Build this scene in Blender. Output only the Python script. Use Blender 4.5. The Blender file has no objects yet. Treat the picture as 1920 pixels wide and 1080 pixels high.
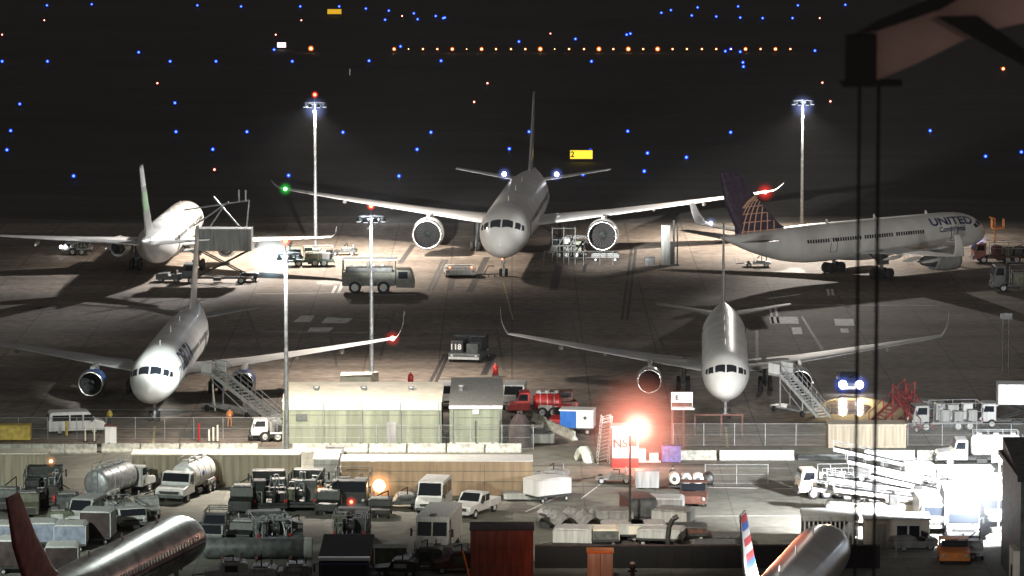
import bpy, bmesh, math, random
from mathutils import Vector, Matrix
random.seed(7)
R_ = math.radians
scene = bpy.context.scene
C = scene.collection

# ---------------------------------------------------------------- camera
H = 60.0; F = 8000.0; TAN = 970.0/8000.0; PITCH = math.atan(TAN)
camd = bpy.data.cameras.new("camera"); cam = bpy.data.objects.new("camera", camd); C.objects.link(cam)
cam.location = (0, 0, H); cam.rotation_euler = (math.pi/2 - PITCH, 0, 0)
camd.sensor_width = 36; camd.lens = 36*F/1920
camd.clip_start = 1; camd.clip_end = 20000
camd.dof.use_dof = True; camd.dof.focus_distance = 450; camd.dof.aperture_fstop = 5
scene.camera = cam
scene.view_settings.view_transform = 'Standard'; scene.view_settings.look = 'None'
scene.view_settings.exposure = 0; scene.view_settings.gamma = 1
scene.render.resolution_x = 1024; scene.render.resolution_y = 576
cy = scene.cycles
cy.max_bounces = 4; cy.diffuse_bounces = 2; cy.glossy_bounces = 2; cy.transparent_max_bounces = 12
cy.sample_clamp_indirect = 3; cy.caustics_reflective = False; cy.caustics_refractive = False

# ---------------------------------------------------------------- night sky
w = bpy.data.worlds.new("World"); scene.world = w; w.use_nodes = True
nt = w.node_tree; bg = nt.nodes['Background']
sky = nt.nodes.new('ShaderNodeTexSky'); sky.sky_type = 'NISHITA'; sky.sun_disc = False
sky.sun_elevation = R_(-4); sky.sun_rotation = R_(200)
mx = nt.nodes.new('ShaderNodeMixRGB'); mx.blend_type = 'ADD'; mx.inputs[0].default_value = 1
mx.inputs[2].default_value = (.92, .84, .78, 1)        # city glow on low cloud
sc_ = nt.nodes.new('ShaderNodeMixRGB'); sc_.blend_type = 'MULTIPLY'; sc_.inputs[0].default_value = 1
sc_.inputs[2].default_value = (.6, .6, .6, 1)
nt.links.new(sky.outputs[0], sc_.inputs[1]); nt.links.new(sc_.outputs[0], mx.inputs[1]); nt.links.new(mx.outputs[0], bg.inputs[0])
bg.inputs[1].default_value = 0.085

def G(px, py, z=0.0):
    """point at height z seen at a photograph pixel (for laying things out on the ground)"""
    ca, sa = math.cos(PITCH), math.sin(PITCH)
    r = (px-960)/F; u = (540-py)/F
    d = Vector((r, ca + u*sa, -sa + u*ca))
    t = (z-H)/d.z
    return Vector((d.x*t, d.y*t, z))
def sc(py, z=0):       # pixels per metre there
    return F/G(960, py, z).y

# ---------------------------------------------------------------- lamps
def lamp(name, typ, loc, power, col=(1, .95, .88), target=None, cone=150, blend=.5, radius=.35):
    l = bpy.data.lights.new(name, typ); l.energy = power; l.color = col
    if typ == 'SPOT': l.spot_size = R_(cone); l.spot_blend = blend
    l.shadow_soft_size = radius
    o = bpy.data.objects.new(name, l); C.objects.link(o); o.location = loc
    t = Vector(target) if target is not None else Vector((loc[0], loc[1], 0))
    o.rotation_euler = (t - Vector(loc)).to_track_quat('-Z', 'Y').to_euler()
    return o

# ---------------------------------------------------------------- materials
MATS = {}
def mat(name, col, rough=.6, metal=0, var=.12, scale=2.0, emit=None, es=0, spec=.5, bump=0, streak=False, coat=0):
    if name in MATS: return MATS[name]
    m = bpy.data.materials.new(name); m.use_nodes = True; MATS[name] = m
    n = m.node_tree.nodes; L = m.node_tree.links; b = n['Principled BSDF']
    b.inputs['Roughness'].default_value = rough; b.inputs['Metallic'].default_value = metal
    b.inputs['Specular IOR Level'].default_value = spec
    if coat: b.inputs['Coat Weight'].default_value = coat; b.inputs['Coat Roughness'].default_value = .12
    tc = n.new('ShaderNodeTexCoord')
    nz = n.new('ShaderNodeTexNoise'); nz.inputs['Scale'].default_value = scale; nz.inputs['Detail'].default_value = 6
    if streak:
        mp = n.new('ShaderNodeMapping'); mp.inputs['Scale'].default_value = (3, 3, .25)
        L.new(tc.outputs['Object'], mp.inputs[0]); L.new(mp.outputs[0], nz.inputs['Vector'])
    else: L.new(tc.outputs['Object'], nz.inputs['Vector'])
    rp = n.new('ShaderNodeValToRGB')
    rp.color_ramp.elements[0].position = .3; rp.color_ramp.elements[1].position = .7
    rp.color_ramp.elements[0].color = [c*(1-var*2) for c in col[:3]]+[1]
    rp.color_ramp.elements[1].color = [min(1, c*(1+var)) for c in col[:3]]+[1]
    L.new(nz.outputs[0], rp.inputs[0]); L.new(rp.outputs[0], b.inputs['Base Color'])
    if bump:
        bp = n.new('ShaderNodeBump'); bp.inputs['Strength'].default_value = bump; bp.inputs['Distance'].default_value = .05
        L.new(nz.outputs[0], bp.inputs['Height']); L.new(bp.outputs[0], b.inputs['Normal'])
    if emit:
        b.inputs['Emission Color'].default_value = (*emit, 1); b.inputs['Emission Strength'].default_value = es
        m.cycles.emission_sampling = 'NONE'
    return m
def glow(name, col, s):
    if name in MATS: return MATS[name]
    m = bpy.data.materials.new(name); m.use_nodes = True; MATS[name] = m
    n = m.node_tree.nodes; n.clear()
    e = n.new('ShaderNodeEmission'); e.inputs[0].default_value = (*col, 1); e.inputs[1].default_value = s
    o = n.new('ShaderNodeOutputMaterial'); m.node_tree.links.new(e.outputs[0], o.inputs[0])
    m.cycles.emission_sampling = 'NONE'; return m
def glow_shell(name, col, s, fac=.55):     # glowing volume ball round a bulb, standing for its bloom
    if name in MATS: return MATS[name]
    m = bpy.data.materials.new(name); m.use_nodes = True; MATS[name] = m
    n = m.node_tree.nodes; n.clear(); L = m.node_tree.links
    e = n.new('ShaderNodeEmission'); e.inputs[0].default_value = (*col, 1); e.inputs[1].default_value = s
    o = n.new('ShaderNodeOutputMaterial'); L.new(e.outputs[0], o.inputs['Volume'])
    m.cycles.emission_sampling = 'NONE'; return m

def halo_mat(name, col, s, R):  # glowing volume fading outward, imitates lens bloom round a lamp
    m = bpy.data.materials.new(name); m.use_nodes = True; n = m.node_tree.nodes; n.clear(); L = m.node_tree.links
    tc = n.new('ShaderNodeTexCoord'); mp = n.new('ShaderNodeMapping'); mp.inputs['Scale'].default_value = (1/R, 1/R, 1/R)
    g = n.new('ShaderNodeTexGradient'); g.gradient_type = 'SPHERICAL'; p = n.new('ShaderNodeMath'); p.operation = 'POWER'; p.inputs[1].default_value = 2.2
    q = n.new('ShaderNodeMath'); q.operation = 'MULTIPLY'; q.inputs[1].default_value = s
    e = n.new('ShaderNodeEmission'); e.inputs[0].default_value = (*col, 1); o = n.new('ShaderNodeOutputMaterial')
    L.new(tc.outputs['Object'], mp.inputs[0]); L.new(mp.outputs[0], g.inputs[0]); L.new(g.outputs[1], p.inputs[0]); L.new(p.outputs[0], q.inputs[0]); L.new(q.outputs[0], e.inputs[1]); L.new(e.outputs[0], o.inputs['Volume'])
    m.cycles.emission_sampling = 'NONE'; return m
def lamp_glow(parent, loc, col, s, R, bulb=None, br=.2):  # puts a ball of imitated bloom round a lamp, bulb optional
    nm = 'lamp_bloom_%s_%g_%g' % ('_'.join('%g' % c for c in col), s, R)
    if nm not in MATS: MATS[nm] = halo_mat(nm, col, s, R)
    MB().sphere((0, 0, 0), R, 0, 16, 10).build('bloom_ball', MATS[nm], parent, loc=loc)
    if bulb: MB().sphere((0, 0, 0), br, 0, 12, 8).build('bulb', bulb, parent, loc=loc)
M = {}
M['white'] = mat('white_paint', (.74, .75, .74), .35, var=.08, scale=.7, streak=True, coat=.3)
M['fus'] = mat('aircraft_white', (.66, .66, .64), .38, var=.10, scale=.35, coat=.12)
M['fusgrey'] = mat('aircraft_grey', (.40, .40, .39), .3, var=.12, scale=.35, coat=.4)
M['alu'] = mat('polished_aluminium', (.62, .62, .60), .28, 1, var=.22, scale=.9)
M['chrome'] = mat('bright_metal', (.8, .8, .8), .22, 1, var=.05)
M['midwing'] = mat('wing_dim', (.34, .34, .335), .5, var=.1, scale=.5)  # darker copy of the wing paint for dimly lit wings
M['wing'] = mat('wing_grey', (.62, .62, .61), .45, var=.08, scale=.5, coat=.2)
M['engblue'] = mat('blue_engine_paint', (.02, .06, .20), .35, var=.1, coat=.2)
M['dwing'] = mat('wing_shaded', (.19, .19, .185), .5, var=.1, scale=.5)  # darkest copy of the wing paint, for tailplanes lying in shade
M['dark'] = mat('dark_metal', (.045, .047, .045), .5, .3, var=.25, scale=3)
M['black'] = mat('black_rubber', (.015, .015, .015), .8, var=.1)
M['glass'] = mat('dark_glass', (.012, .015, .02), .08, 0, var=0, spec=.8)
M['grey'] = mat('grey_paint', (.28, .29, .28), .5, var=.2, scale=1.5, streak=True)
M['lgrey'] = mat('light_grey_paint', (.46, .48, .47), .5, var=.15, scale=1.5, streak=True)
M['dgrey'] = mat('dark_grey_paint', (.09, .10, .10), .55, var=.3, scale=2)
M['galv'] = mat('galvanised_steel', (.42, .44, .45), .45, .5, var=.2, scale=3)
M['green'] = mat('pale_green_cladding', (.22, .25, .18), .6, var=.16, scale=.6, streak=True)
M['tanwarm'] = mat('warm_tan_paint', (.34, .25, .16), .6, var=.14, scale=1, streak=True)
M['tan'] = mat('tan_container_paint', (.36, .32, .24), .6, var=.14, scale=1, streak=True)
M['cream'] = mat('cream_roof', (.78, .74, .62), .6, var=.1, scale=.8)
M['olive'] = mat('olive_drab', (.12, .13, .09), .65, var=.25)
M['arff'] = mat('khaki_grey', (.13, .135, .11), .55, var=.2, scale=2)
M['red'] = mat('red_paint', (.40, .02, .02), .4, var=.15)
M['dred'] = mat('faded_dark_red', (.16, .02, .02), .6, var=.3)
M['deep'] = mat('near_black', (.006, .006, .006), .9, var=.1)  # near-black paint, also used for the shade inside engine inlets
M['vdark'] = mat('very_dark_green', (.022, .027, .024), .5, var=.3, scale=3)
M['redbrown'] = mat('red_brown_paint', (.19, .06, .04), .6, var=.25, scale=1.5, streak=True)
M['brown'] = mat('rusty_brown', (.12, .05, .035), .7, var=.3, scale=2)
M['orange'] = mat('orange_paint', (.8, .25, .04), .5, var=.15)
M['yellow'] = mat('yellow_paint', (.6, .45, .08), .5, var=.2)
M['blue'] = mat('blue_paint', (.02, .12, .42), .4, var=.1)
M['navy'] = mat('navy_paint', (.02, .03, .10), .35, var=.1, coat=.3)
M['tarp'] = mat('blue_grey_tarpaulin', (.20, .23, .30), .7, var=.2, scale=2)
M['dtarp'] = mat('dark_brown_tarpaulin', (.045, .03, .03), .8, var=.3)
M['purple'] = mat('faded_blue_panel', (.10, .10, .26), .6, var=.3, scale=4)
M['barrier'] = mat('pale_concrete', (.42, .43, .38), .85, var=.25, scale=2.5, bump=.3)
M['wbarrier'] = mat('whitewashed_concrete', (.66, .70, .64), .8, var=.2, scale=2.5)
M['skin'] = mat('skin', (.45, .28, .2), .6, var=.05)
M['hair'] = mat('dark_hair', (.02, .015, .01), .7)
M['hivis'] = mat('orange_workwear', (.75, .28, .08), .8, var=.2, scale=6)
M['drk'] = mat('dark_clothes', (.05, .05, .06), .9, var=.2)
M['wlamp'] = glow('white_lamp', (1, .98, 1), 14)
M['bwlamp'] = glow('blue_white_lamp', (.75, .85, 1), 16)
M['floodlens'] = glow('flood_lens', (.9, .95, 1), 3.0)
M['bshell'] = glow_shell('blue_lamp_bloom', (.01, .05, .9), 2.6)
M['bbulb'] = glow('blue_light_bulb', (.16, .38, 1), 3.0)
M['ashell'] = glow_shell('amber_lamp_bloom', (1, .15, .01), 2.0)
M['abulb'] = glow('amber_bulb', (1, .72, .3), 7)
M['wbulb'] = glow('warm_white_bulb', (1, .85, .6), 5)
M['rshell'] = glow_shell('red_lamp_bloom', (1, .02, .015), 1.6)
M['rbulb'] = glow('red_bulb', (1, .25, .12), 5)
M['rbulbhot'] = glow('red_bulb_hot', (1, .55, .45), 9)
M['gshell'] = glow_shell('green_lamp_bloom', (.02, 1, .06), 1.2)
M['gbulb'] = glow('green_bulb', (.4, 1, .5), 7)
M['wshell'] = glow_shell('blue_white_bloom', (.12, .2, 1), 1.6)
M['signy'] = glow('yellow_sign_face', (1, .68, .05), 1.5)
M['signo'] = glow('amber_sign_face', (1, .55, .03), .8)
M['signr'] = glow('pale_sign_face', (1, .7, .75), 3)
M['oshell'] = glow_shell('orange_lamp_bloom', (1, .22, .10), .9)

# ---------------------------------------------------------------- mesh helpers
class MB:
    def __init__(s): s.v = []; s.f = []; s.mi = []; s.sm = []
    def add(s, vs, fs, mi=0, smooth=False):
        o = len(s.v); s.v += [tuple(v) for v in vs]
        for f in fs: s.f.append([i+o for i in f]); s.mi.append(mi); s.sm.append(smooth)
        return s
    def box(s, x0, x1, y0, y1, z0, z1, mi=0, tx=0, ty=0):
        a = [(x0, y0, z0), (x1, y0, z0), (x1, y1, z0), (x0, y1, z0), (x0+tx, y0+ty, z1), (x1-tx, y0+ty, z1), (x1-tx, y1-ty, z1), (x0+tx, y1-ty, z1)]
        return s.add(a, [(3, 2, 1, 0), (4, 5, 6, 7), (0, 1, 5, 4), (1, 2, 6, 5), (2, 3, 7, 6), (3, 0, 4, 7)], mi)
    def cyl(s, p, q, r0, r1=None, n=12, mi=0, caps=True, smooth=True):
        r1 = r0 if r1 is None else r1
        p, q = Vector(p), Vector(q); d = (q-p).normalized()
        a = d.orthogonal().normalized(); b = d.cross(a)
        vs = []
        for c, r in ((p, r0), (q, r1)):
            for i in range(n):
                t = 2*math.pi*i/n; vs.append(c + a*(r*math.cos(t)) + b*(r*math.sin(t)))
        s.add(vs, [(i, (i+1) % n, n+(i+1) % n, n+i) for i in range(n)], mi, smooth)
        if caps: s.add(vs[:n], [tuple(reversed(range(n)))], mi); s.add(vs[n:], [tuple(range(n))], mi)
        return s
    def bar(s, p, q, w=.05, mi=0): return s.cyl(p, q, w, w, 6, mi, True, False)
    def path(s, pts, r=.05, mi=0, n=6):
        for a, b in zip(pts[:-1], pts[1:]): s.cyl(a, b, r, r, n, mi)
        return s
    def prism(s, prof, x0, x1, mi=0, inset=0):
        n = len(prof)
        cyy = sum(p[0] for p in prof)/n
        vs = [(x0, y, z) for y, z in prof]+[(x1, y, z) for y, z in prof]
        s.add(vs, [(i, (i+1) % n, n+(i+1) % n, n+i) for i in range(n)]+[tuple(reversed(range(n))), tuple(range(n, 2*n))], mi)
        return s
    def rings(s, rs, mi=0, smooth=True, caps=True, closed=True):
        n = len(rs[0]); vs = [p for r in rs for p in r]; fs = []
        for k in range(len(rs)-1):
            for i in range(n if closed else n-1):
                j = (i+1) % n; fs.append((k*n+i, k*n+j, (k+1)*n+j, (k+1)*n+i))
        s.add(vs, fs, mi, smooth)
        if caps: s.add(rs[0], [tuple(reversed(range(n)))], mi); s.add(rs[-1], [tuple(range(n))], mi)
        return s
    def lathe(s, c, axis, prof, n=20, mi=0, smooth=True, caps=False):
        c = Vector(c); ax = Vector(axis).normalized(); a = ax.orthogonal().normalized(); b = ax.cross(a)
        return s.rings([[c+ax*h+a*(r*math.cos(2*math.pi*i/n))+b*(r*math.sin(2*math.pi*i/n)) for i in range(n)] for h, r in prof], mi, smooth, caps)
    def sphere(s, c, r, mi=0, n=12, m=8, sz=1):
        return s.lathe(c, (0, 0, 1), [(-r*sz*math.cos(math.pi*k/m), max(1e-4, r*math.sin(math.pi*k/m))) for k in range(m+1)], n, mi)
    def build(s, name, ms, parent=None, bevel=0, loc=None):
        me = bpy.data.meshes.new(name); me.from_pydata(s.v, [], s.f)
        ms = ms if isinstance(ms, (list, tuple)) else [ms]
        for m in ms: me.materials.append(M[m] if isinstance(m, str) else m)
        me.polygons.foreach_set('material_index', s.mi); me.polygons.foreach_set('use_smooth', s.sm)
        bm = bmesh.new(); bm.from_mesh(me)
        bmesh.ops.recalc_face_normals(bm, faces=bm.faces)
        if bevel:
            bmesh.ops.remove_doubles(bm, verts=bm.verts, dist=1e-5)
            es = [e for e in bm.edges if len(e.link_faces) == 2 and not all(f.smooth for f in e.link_faces) and e.calc_face_angle(0) > .5]
            bmesh.ops.bevel(bm, geom=es, offset=bevel, segments=2, affect='EDGES', profile=.5, clamp_overlap=True)
        bm.to_mesh(me); bm.free()
        o = bpy.data.objects.new(name, me); C.objects.link(o)
        if parent: o.parent = parent
        if loc is not None: o.location = loc
        return o
def tag(o, label=None, cat=None, group=None, kind=None):
    if label: o['label'] = label
    if cat: o['category'] = cat
    if group: o['group'] = group
    if kind: o['kind'] = kind
    return o
def thing(name, label, cat, loc, rz=0, group=None):
    o = bpy.data.objects.new(name, None); C.objects.link(o); o.empty_display_size = .2
    o.location = (loc[0], loc[1], loc[2] if len(loc) > 2 else 0); o.rotation_euler = (0, 0, R_(rz))
    return tag(o, label, cat, group)
def copy_tree(o, parent=None):
    c = o.copy(); C.objects.link(c); c.parent = parent
    for ch in list(o.children): copy_tree(ch, c)
    return c
def text_mesh(body, size, bold=0.0, spacing=1.0):
    cu = bpy.data.curves.new('t', 'FONT'); cu.body = body; cu.size = size; cu.align_x = 'CENTER'; cu.align_y = 'CENTER'
    cu.offset = bold; cu.space_character = spacing
    o = bpy.data.objects.new('t', cu); C.objects.link(o)
    bpy.context.view_layer.update()
    me = bpy.data.meshes.new_from_object(o.evaluated_get(bpy.context.evaluated_depsgraph_get()))
    bpy.data.objects.remove(o); bpy.data.curves.remove(cu)
    return me
def flat_text(body, size, m, parent, loc, rot, bold=.01, name='lettering', spacing=1.0):
    me = text_mesh(body, size, bold, spacing); me.materials.clear(); me.materials.append(M[m] if isinstance(m, str) else m)
    o = bpy.data.objects.new(name, me); C.objects.link(o); o.parent = parent
    o.location = loc; o.rotation_euler = rot; return o
# ---------------------------------------------------------------- ground
def ground_mat(name, c0, c1, slab=7.5, joint=.5, mottle=.35):
    m = bpy.data.materials.new(name); m.use_nodes = True; MATS[name] = m
    n = m.node_tree.nodes; L = m.node_tree.links; b = n['Principled BSDF']
    tc = n.new('ShaderNodeTexCoord')
    n1 = n.new('ShaderNodeTexNoise'); n1.inputs['Scale'].default_value = .035; n1.inputs['Detail'].default_value = 8; n1.inputs['Roughness'].default_value = .62
    n2 = n.new('ShaderNodeTexNoise'); n2.inputs['Scale'].default_value = .9; n2.inputs['Detail'].default_value = 6
    mp = n.new('ShaderNodeMapping'); mp.inputs['Scale'].default_value = (.012, .16, 1)
    n3 = n.new('ShaderNodeTexNoise'); n3.inputs['Scale'].default_value = 1; n3.inputs['Detail'].default_value = 5
    L.new(tc.outputs['Object'], n1.inputs[0]); L.new(tc.outputs['Object'], n2.inputs[0]); L.new(tc.outputs['Object'], mp.inputs[0]); L.new(mp.outputs[0], n3.inputs[0])
    r1 = n.new('ShaderNodeValToRGB'); r1.color_ramp.elements[0].position = .35; r1.color_ramp.elements[1].position = .65
    r1.color_ramp.elements[0].color = (*c0, 1); r1.color_ramp.elements[1].color = (*c1, 1); L.new(n1.outputs[0], r1.inputs[0])
    def mul(a, src, lo, hi, p0=.3, p1=.7):
        r = n.new('ShaderNodeMapRange'); r.inputs[1].default_value = p0; r.inputs[2].default_value = p1; r.inputs[3].default_value = lo; r.inputs[4].default_value = hi
        L.new(src, r.inputs[0]); x = n.new('ShaderNodeMixRGB'); x.blend_type = 'MULTIPLY'; x.inputs[0].default_value = 1
        L.new(a, x.inputs[1]); L.new(r.outputs[0], x.inputs[2]); return x.outputs[0]
    o = mul(r1.outputs[0], n2.outputs[0], 1-mottle, 1+mottle*.5)
    o = mul(o, n3.outputs[0], 1-mottle*.9, 1+mottle*.4)
    if slab:
        br = n.new('ShaderNodeTexBrick'); br.offset = 0; br.inputs['Scale'].default_value = 1
        br.inputs['Brick Width'].default_value = slab; br.inputs['Row Height'].default_value = slab; br.inputs['Mortar Size'].default_value = .07
        br.inputs['Color1'].default_value = (1, 1, 1, 1); br.inputs['Color2'].default_value = (.86, .86, .86, 1); br.inputs['Mortar'].default_value = (joint, joint, joint, 1)
        L.new(tc.outputs['Object'], br.inputs['Vector'])
        x = n.new('ShaderNodeMixRGB'); x.blend_type = 'MULTIPLY'; x.inputs[0].default_value = 1
        L.new(o, x.inputs[1]); L.new(br.outputs[0], x.inputs[2]); o = x.outputs[0]
    L.new(o, b.inputs['Base Color']); b.inputs['Roughness'].default_value = .8; b.inputs['Specular IOR Level'].default_value = .3
    bp = n.new('ShaderNodeBump'); bp.inputs['Strength'].default_value = .25; bp.inputs['Distance'].default_value = .1
    L.new(n2.outputs[0], bp.inputs['Height']); L.new(bp.outputs[0], b.inputs['Normal'])
    return m
GM = ground_mat('infield_grass', (.026, .025, .023), (.048, .045, .04), 0)
CM = ground_mat('apron_concrete', (.17, .142, .118), (.29, .246, .206), 7.5, .5, .42)  # strong mottling: stains plus patchy lamplight put into the colour
AM = ground_mat('asphalt', (.032, .031, .03), (.05, .048, .045), 0)
LM = ground_mat('yard_concrete', (.17, .175, .15), (.25, .25, .215), 6, .7, .25)
PM = mat('white_road_paint', (.72, .74, .72), .7, var=.2, scale=1.2)
DM = mat('dark_seal', (.05, .045, .045), .7, var=.3)
YM = mat('faded_yellow_line', (.45, .38, .2), .7, var=.3, scale=1)

def sheet(name, pts, z, m, kind='structure'):
    mb = MB().add([(x, y, z) for x, y in pts], [tuple(range(len(pts)))])
    o = mb.build(name, m); o['kind'] = kind; return o
sheet('ground', [(-4000, 60), (4000, 60), (4000, 9000), (-4000, 9000)], 0, GM)
apron_far = G(0, 418).y; yard_far = G(0, 838).y
sheet('apron', [(-400, yard_far), (400, yard_far), (400, apron_far), (-400, apron_far)], .006, CM)
sheet('service_yard', [(-200, 200), (200, 200), (200, yard_far-.02), (-200, yard_far-.02)], .006, LM)
for a, b_ in ((352, 300), (185, 128), (84, 60), (34, 10)):
    sheet('taxiway', [(-900, G(0, a).y), (900, G(0, a).y), (900, G(0, b_).y), (-900, G(0, b_).y)], .005, AM)

SH1 = ground_mat('asphalt_shoulder', (.085, .078, .068), (.14, .128, .112), 0, .5, .4); SH2 = ground_mat('worn_shoulder', (.05, .046, .04), (.085, .078, .07), 0, .5, .4)
def ragged(y0, y1, z, m, sd):
    rr = random.Random(sd); a_, b_ = G(0, y0).y, G(0, y1).y; n_ = 60
    top = [(-420+840*i/n_, b_+rr.uniform(-9, 9)) for i in range(n_+1)]
    sheet('apron_shoulder', [(-420, a_-1), (420, a_-1)]+top[::-1], z, m)
ragged(418, 404, .0045, SH1, 1); ragged(418, 372, .003, SH2, 2)
def quad(name, pts, m, z=.012, kind='structure'):
    ps = [G(x, y) for x, y in pts]
    return sheet(name, [(p.x, p.y) for p in ps], z, m, kind)
def stripe(name, p, q, w_, m, z=.012):
    a, b = G(*p), G(*q); d = (b-a).normalized(); s = Vector((-d.y, d.x, 0))*w_/2
    return sheet(name, [((a+s).x, (a+s).y), ((b+s).x, (b+s).y), ((b-s).x, (b-s).y), ((a-s).x, (a-s).y)], z, m)
for p, q, w_ in [((775, 459), (750, 494), .7), ((830, 487), (803, 545), .35), ((838, 487), (811, 545), .35), ((850, 520), (843, 545), .7),
                 ((913, 482), (880, 548), .8), ((1048, 498), (1037, 545), 1.0), ((1184, 466), (1166, 600), .35), ((1192, 466), (1176, 600), .35),
                 ((1098, 495), (1094, 512), .4), ((834, 664), (806, 718), .35), ((841, 664), (817, 718), .35), ((928, 664), (910, 703), .35), ((922, 664), (904, 703), .35),
                 ((1377, 484), (1380, 496), .2), ((1384, 484), (1387, 496), .2), ((1756, 487), (1764, 500), .25), ((1693, 478), (1706, 498), .3), ((1700, 478), (1713, 498), .3)]:
    stripe('pavement_joint', p, q, w_, DM)
for i, (x0, x1, y) in enumerate([(968, 1036, 513), (1040, 1250, 487), (1150, 1280, 530), (1000, 1160, 497), (1300, 1560, 493), (1300, 1500, 476), (960, 1330, 873), (990, 1440, 912), (1420, 1640, 916), (1330, 1560, 902), (100, 560, 772), (1300, 1420, 812)]):
    stripe('joint_line', (x0, y), (x1, y+random.uniform(-2, 3)), .35, DM, .014)
for pts in [[(565, 592), (590, 592), (582, 604), (549, 604)], [(612, 595), (662, 597), (650, 606), (602, 606)], [(582, 614), (626, 614), (618, 622), (576, 622)],
            [(1442, 594), (1496, 594), (1498, 607), (1444, 607)], [(1564, 598), (1600, 598), (1602, 611), (1566, 611)], [(1484, 614), (1502, 614), (1505, 627), (1487, 627)],
            [(1575, 616), (1590, 616), (1592, 624), (1577, 624)]]:
    quad('painted_stand_marking', pts, PM)
for p, q, w_ in [((630, 536), (623, 550), .35), ((643, 530), (634, 550), .35), ((1443, 576), (1450, 608), .25), ((1453, 574), (1460, 606), .25),
                 ((1552, 542), (1554, 554), .3), ((1560, 542), (1562, 554), .3), ((1480, 572), (1760, 573), .25), ((480, 551), (645, 549), .3), ((690, 553), (780, 553), .35), ((490, 622), (690, 624), .2),
                 ((1568, 571), (1583, 571), .5), ((1440, 560), (1500, 552), .6), ((140, 768), (560, 770), .15), ((1090, 935), (1130, 905), .12), ((985, 960), (1060, 925), .12), ((1330, 878), (1480, 878), .12), ((1330, 914), (1500, 917), .3), ((1300, 968), (1500, 967), .15)]:
    stripe('painted_line', p, q, w_, PM)
stripe('lead_in_line', (944, 530), (962, 600), .15, YM); stripe('lead_in_line', (1361, 800), (1364, 838), .2, YM); stripe('lead_in_line', (290, 800), (287, 838), .2, YM)
# wet patch in front of the headlights
WM = mat('wet_pavement', (.30, .25, .17), .12, var=.3, scale=.6)
_n = WM.node_tree.nodes; _L = WM.node_tree.links; _tc = _n.new('ShaderNodeTexCoord'); _mp = _n.new('ShaderNodeMapping'); _mp.inputs['Scale'].default_value = (.25, .8, 1)
_nz = _n.new('ShaderNodeTexNoise'); _nz.inputs['Scale'].default_value = 1.4; _nz.inputs['Detail'].default_value = 3; _bp = _n.new('ShaderNodeBump'); _bp.inputs['Strength'].default_value = .8; _bp.inputs['Distance'].default_value = .12
_L.new(_tc.outputs['Object'], _mp.inputs[0]); _L.new(_mp.outputs[0], _nz.inputs[0]); _L.new(_nz.outputs[0], _bp.inputs['Height']); _L.new(_bp.outputs[0], _n['Principled BSDF'].inputs['Normal'])
pud = []
for i in range(40):
    t = 2*math.pi*i/40; k = 1+.13*math.sin(3*t)+.08*math.cos(7*t)
    pud.append((1588+42*k*math.cos(t), 762+18*k*math.sin(t)))
quad('puddle', pud, WM, .013)

# ---------------------------------------------------------------- airfield lights
def light_unit(kind, rad, h):
    mb = MB(); sh, bu = {'b': ('bshell', 'bbulb'), 'a': ('ashell', 'abulb'), 'w': ('rshell', 'wbulb'), 'g': ('gshell', 'gbulb'), 'r': ('rshell', 'rbulb')}[kind]
    mb.cyl((0, 0, 0), (0, 0, h-rad), .06, .06, 6, 0); mb.cyl((0, 0, h-rad-.1), (0, 0, h-rad*.8), rad*.5, rad*.6, 10, 0)
    mb.sphere((0, 0, h), rad, 1, 12, 8); mb.sphere((0, 0, h), rad*.42, 2, 8, 6)
    return mb, ['dark', sh, bu]
blue = [(88,10),(172,8),(370,10),(452,12),(563,12),(636,12),(686,16),(729,20),(722,37),(776,25),(783,36),(817,30),(834,33),(831,34),(260,98),(4,115),(89,115),(319,115),(405,115),(514,93),(548,115),(692,114),(751,87),(827,114),(37,195),(328,193),(20,245),(330,247),(463,247),(643,248),(808,248),(782,280),(992,247),(13,281),(399,280),(138,330),(541,329),(748,330),(955,279),(1093,327),(973,78),(1079,73),(1175,65),(1182,63),(1109,115),(1177,246),(1370,248),(1214,287),(1208,321),(1287,295),(1240,24),(1258,19),(1297,29),(1308,14),(1343,31),(1384,12),(1388,33),(1430,34),(1360,96),(1370,92),(1388,97),(1393,117),(1394,125),(1496,10),(1486,34),(1585,9),(1528,95),(1744,245),(1848,293),(1915,285),(1107,282)]
protos = {}
def airfield(kind, rad, h, px, py, label, cat, group, name):
    p = G(px, py, h); key = (kind, rad, h)
    if key not in protos:
        mb, ms = light_unit(kind, rad, h); o = mb.build(name, ms); protos[key] = o
    else:
        o = protos[key].copy(); C.objects.link(o)
    o.name = name; o.location = (p.x, p.y, 0); tag(o, label, cat, group)
for (px, py) in blue:
    big = py > 180
    airfield('b', .36 if big else .40, .75, px, py,
             'small blue taxiway light on the dark infield in the nearer half of the field' if big else 'small blue taxiway light on the distant dark airfield beyond the infield', 'taxiway light',
             'nearer blue taxiway edge lights' if big else 'far blue taxiway edge lights', 'taxiway_light')
for (px, py) in [(83,38),(4,65),(295,156),(565,38),(517,65),(754,30),(914,156),(889,191),(1032,63),(1542,155),(1557,190),(402,318),(1537,34)]:
    airfield('w', .30, .8, px, py, 'single small warm white runway light out on the dark infield', 'runway light', 'scattered warm white runway lights', 'runway_light')
row = {739: 2, 766: 0, 793: 1, 820: 1, 848: 2, 875: 0, 903: 2, 930: 1, 958: 1, 985: 1, 1013: 3, 1040: 0, 1067: 1, 1095: 1, 1123: 3, 1150: 1, 1178: 3, 1206: 1, 1233: 3, 1261: 1, 1288: 1, 1316: 1, 1343: 1, 1371: 0, 1398: 2, 1426: 1, 1454: 2, 1482: 1}
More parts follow.
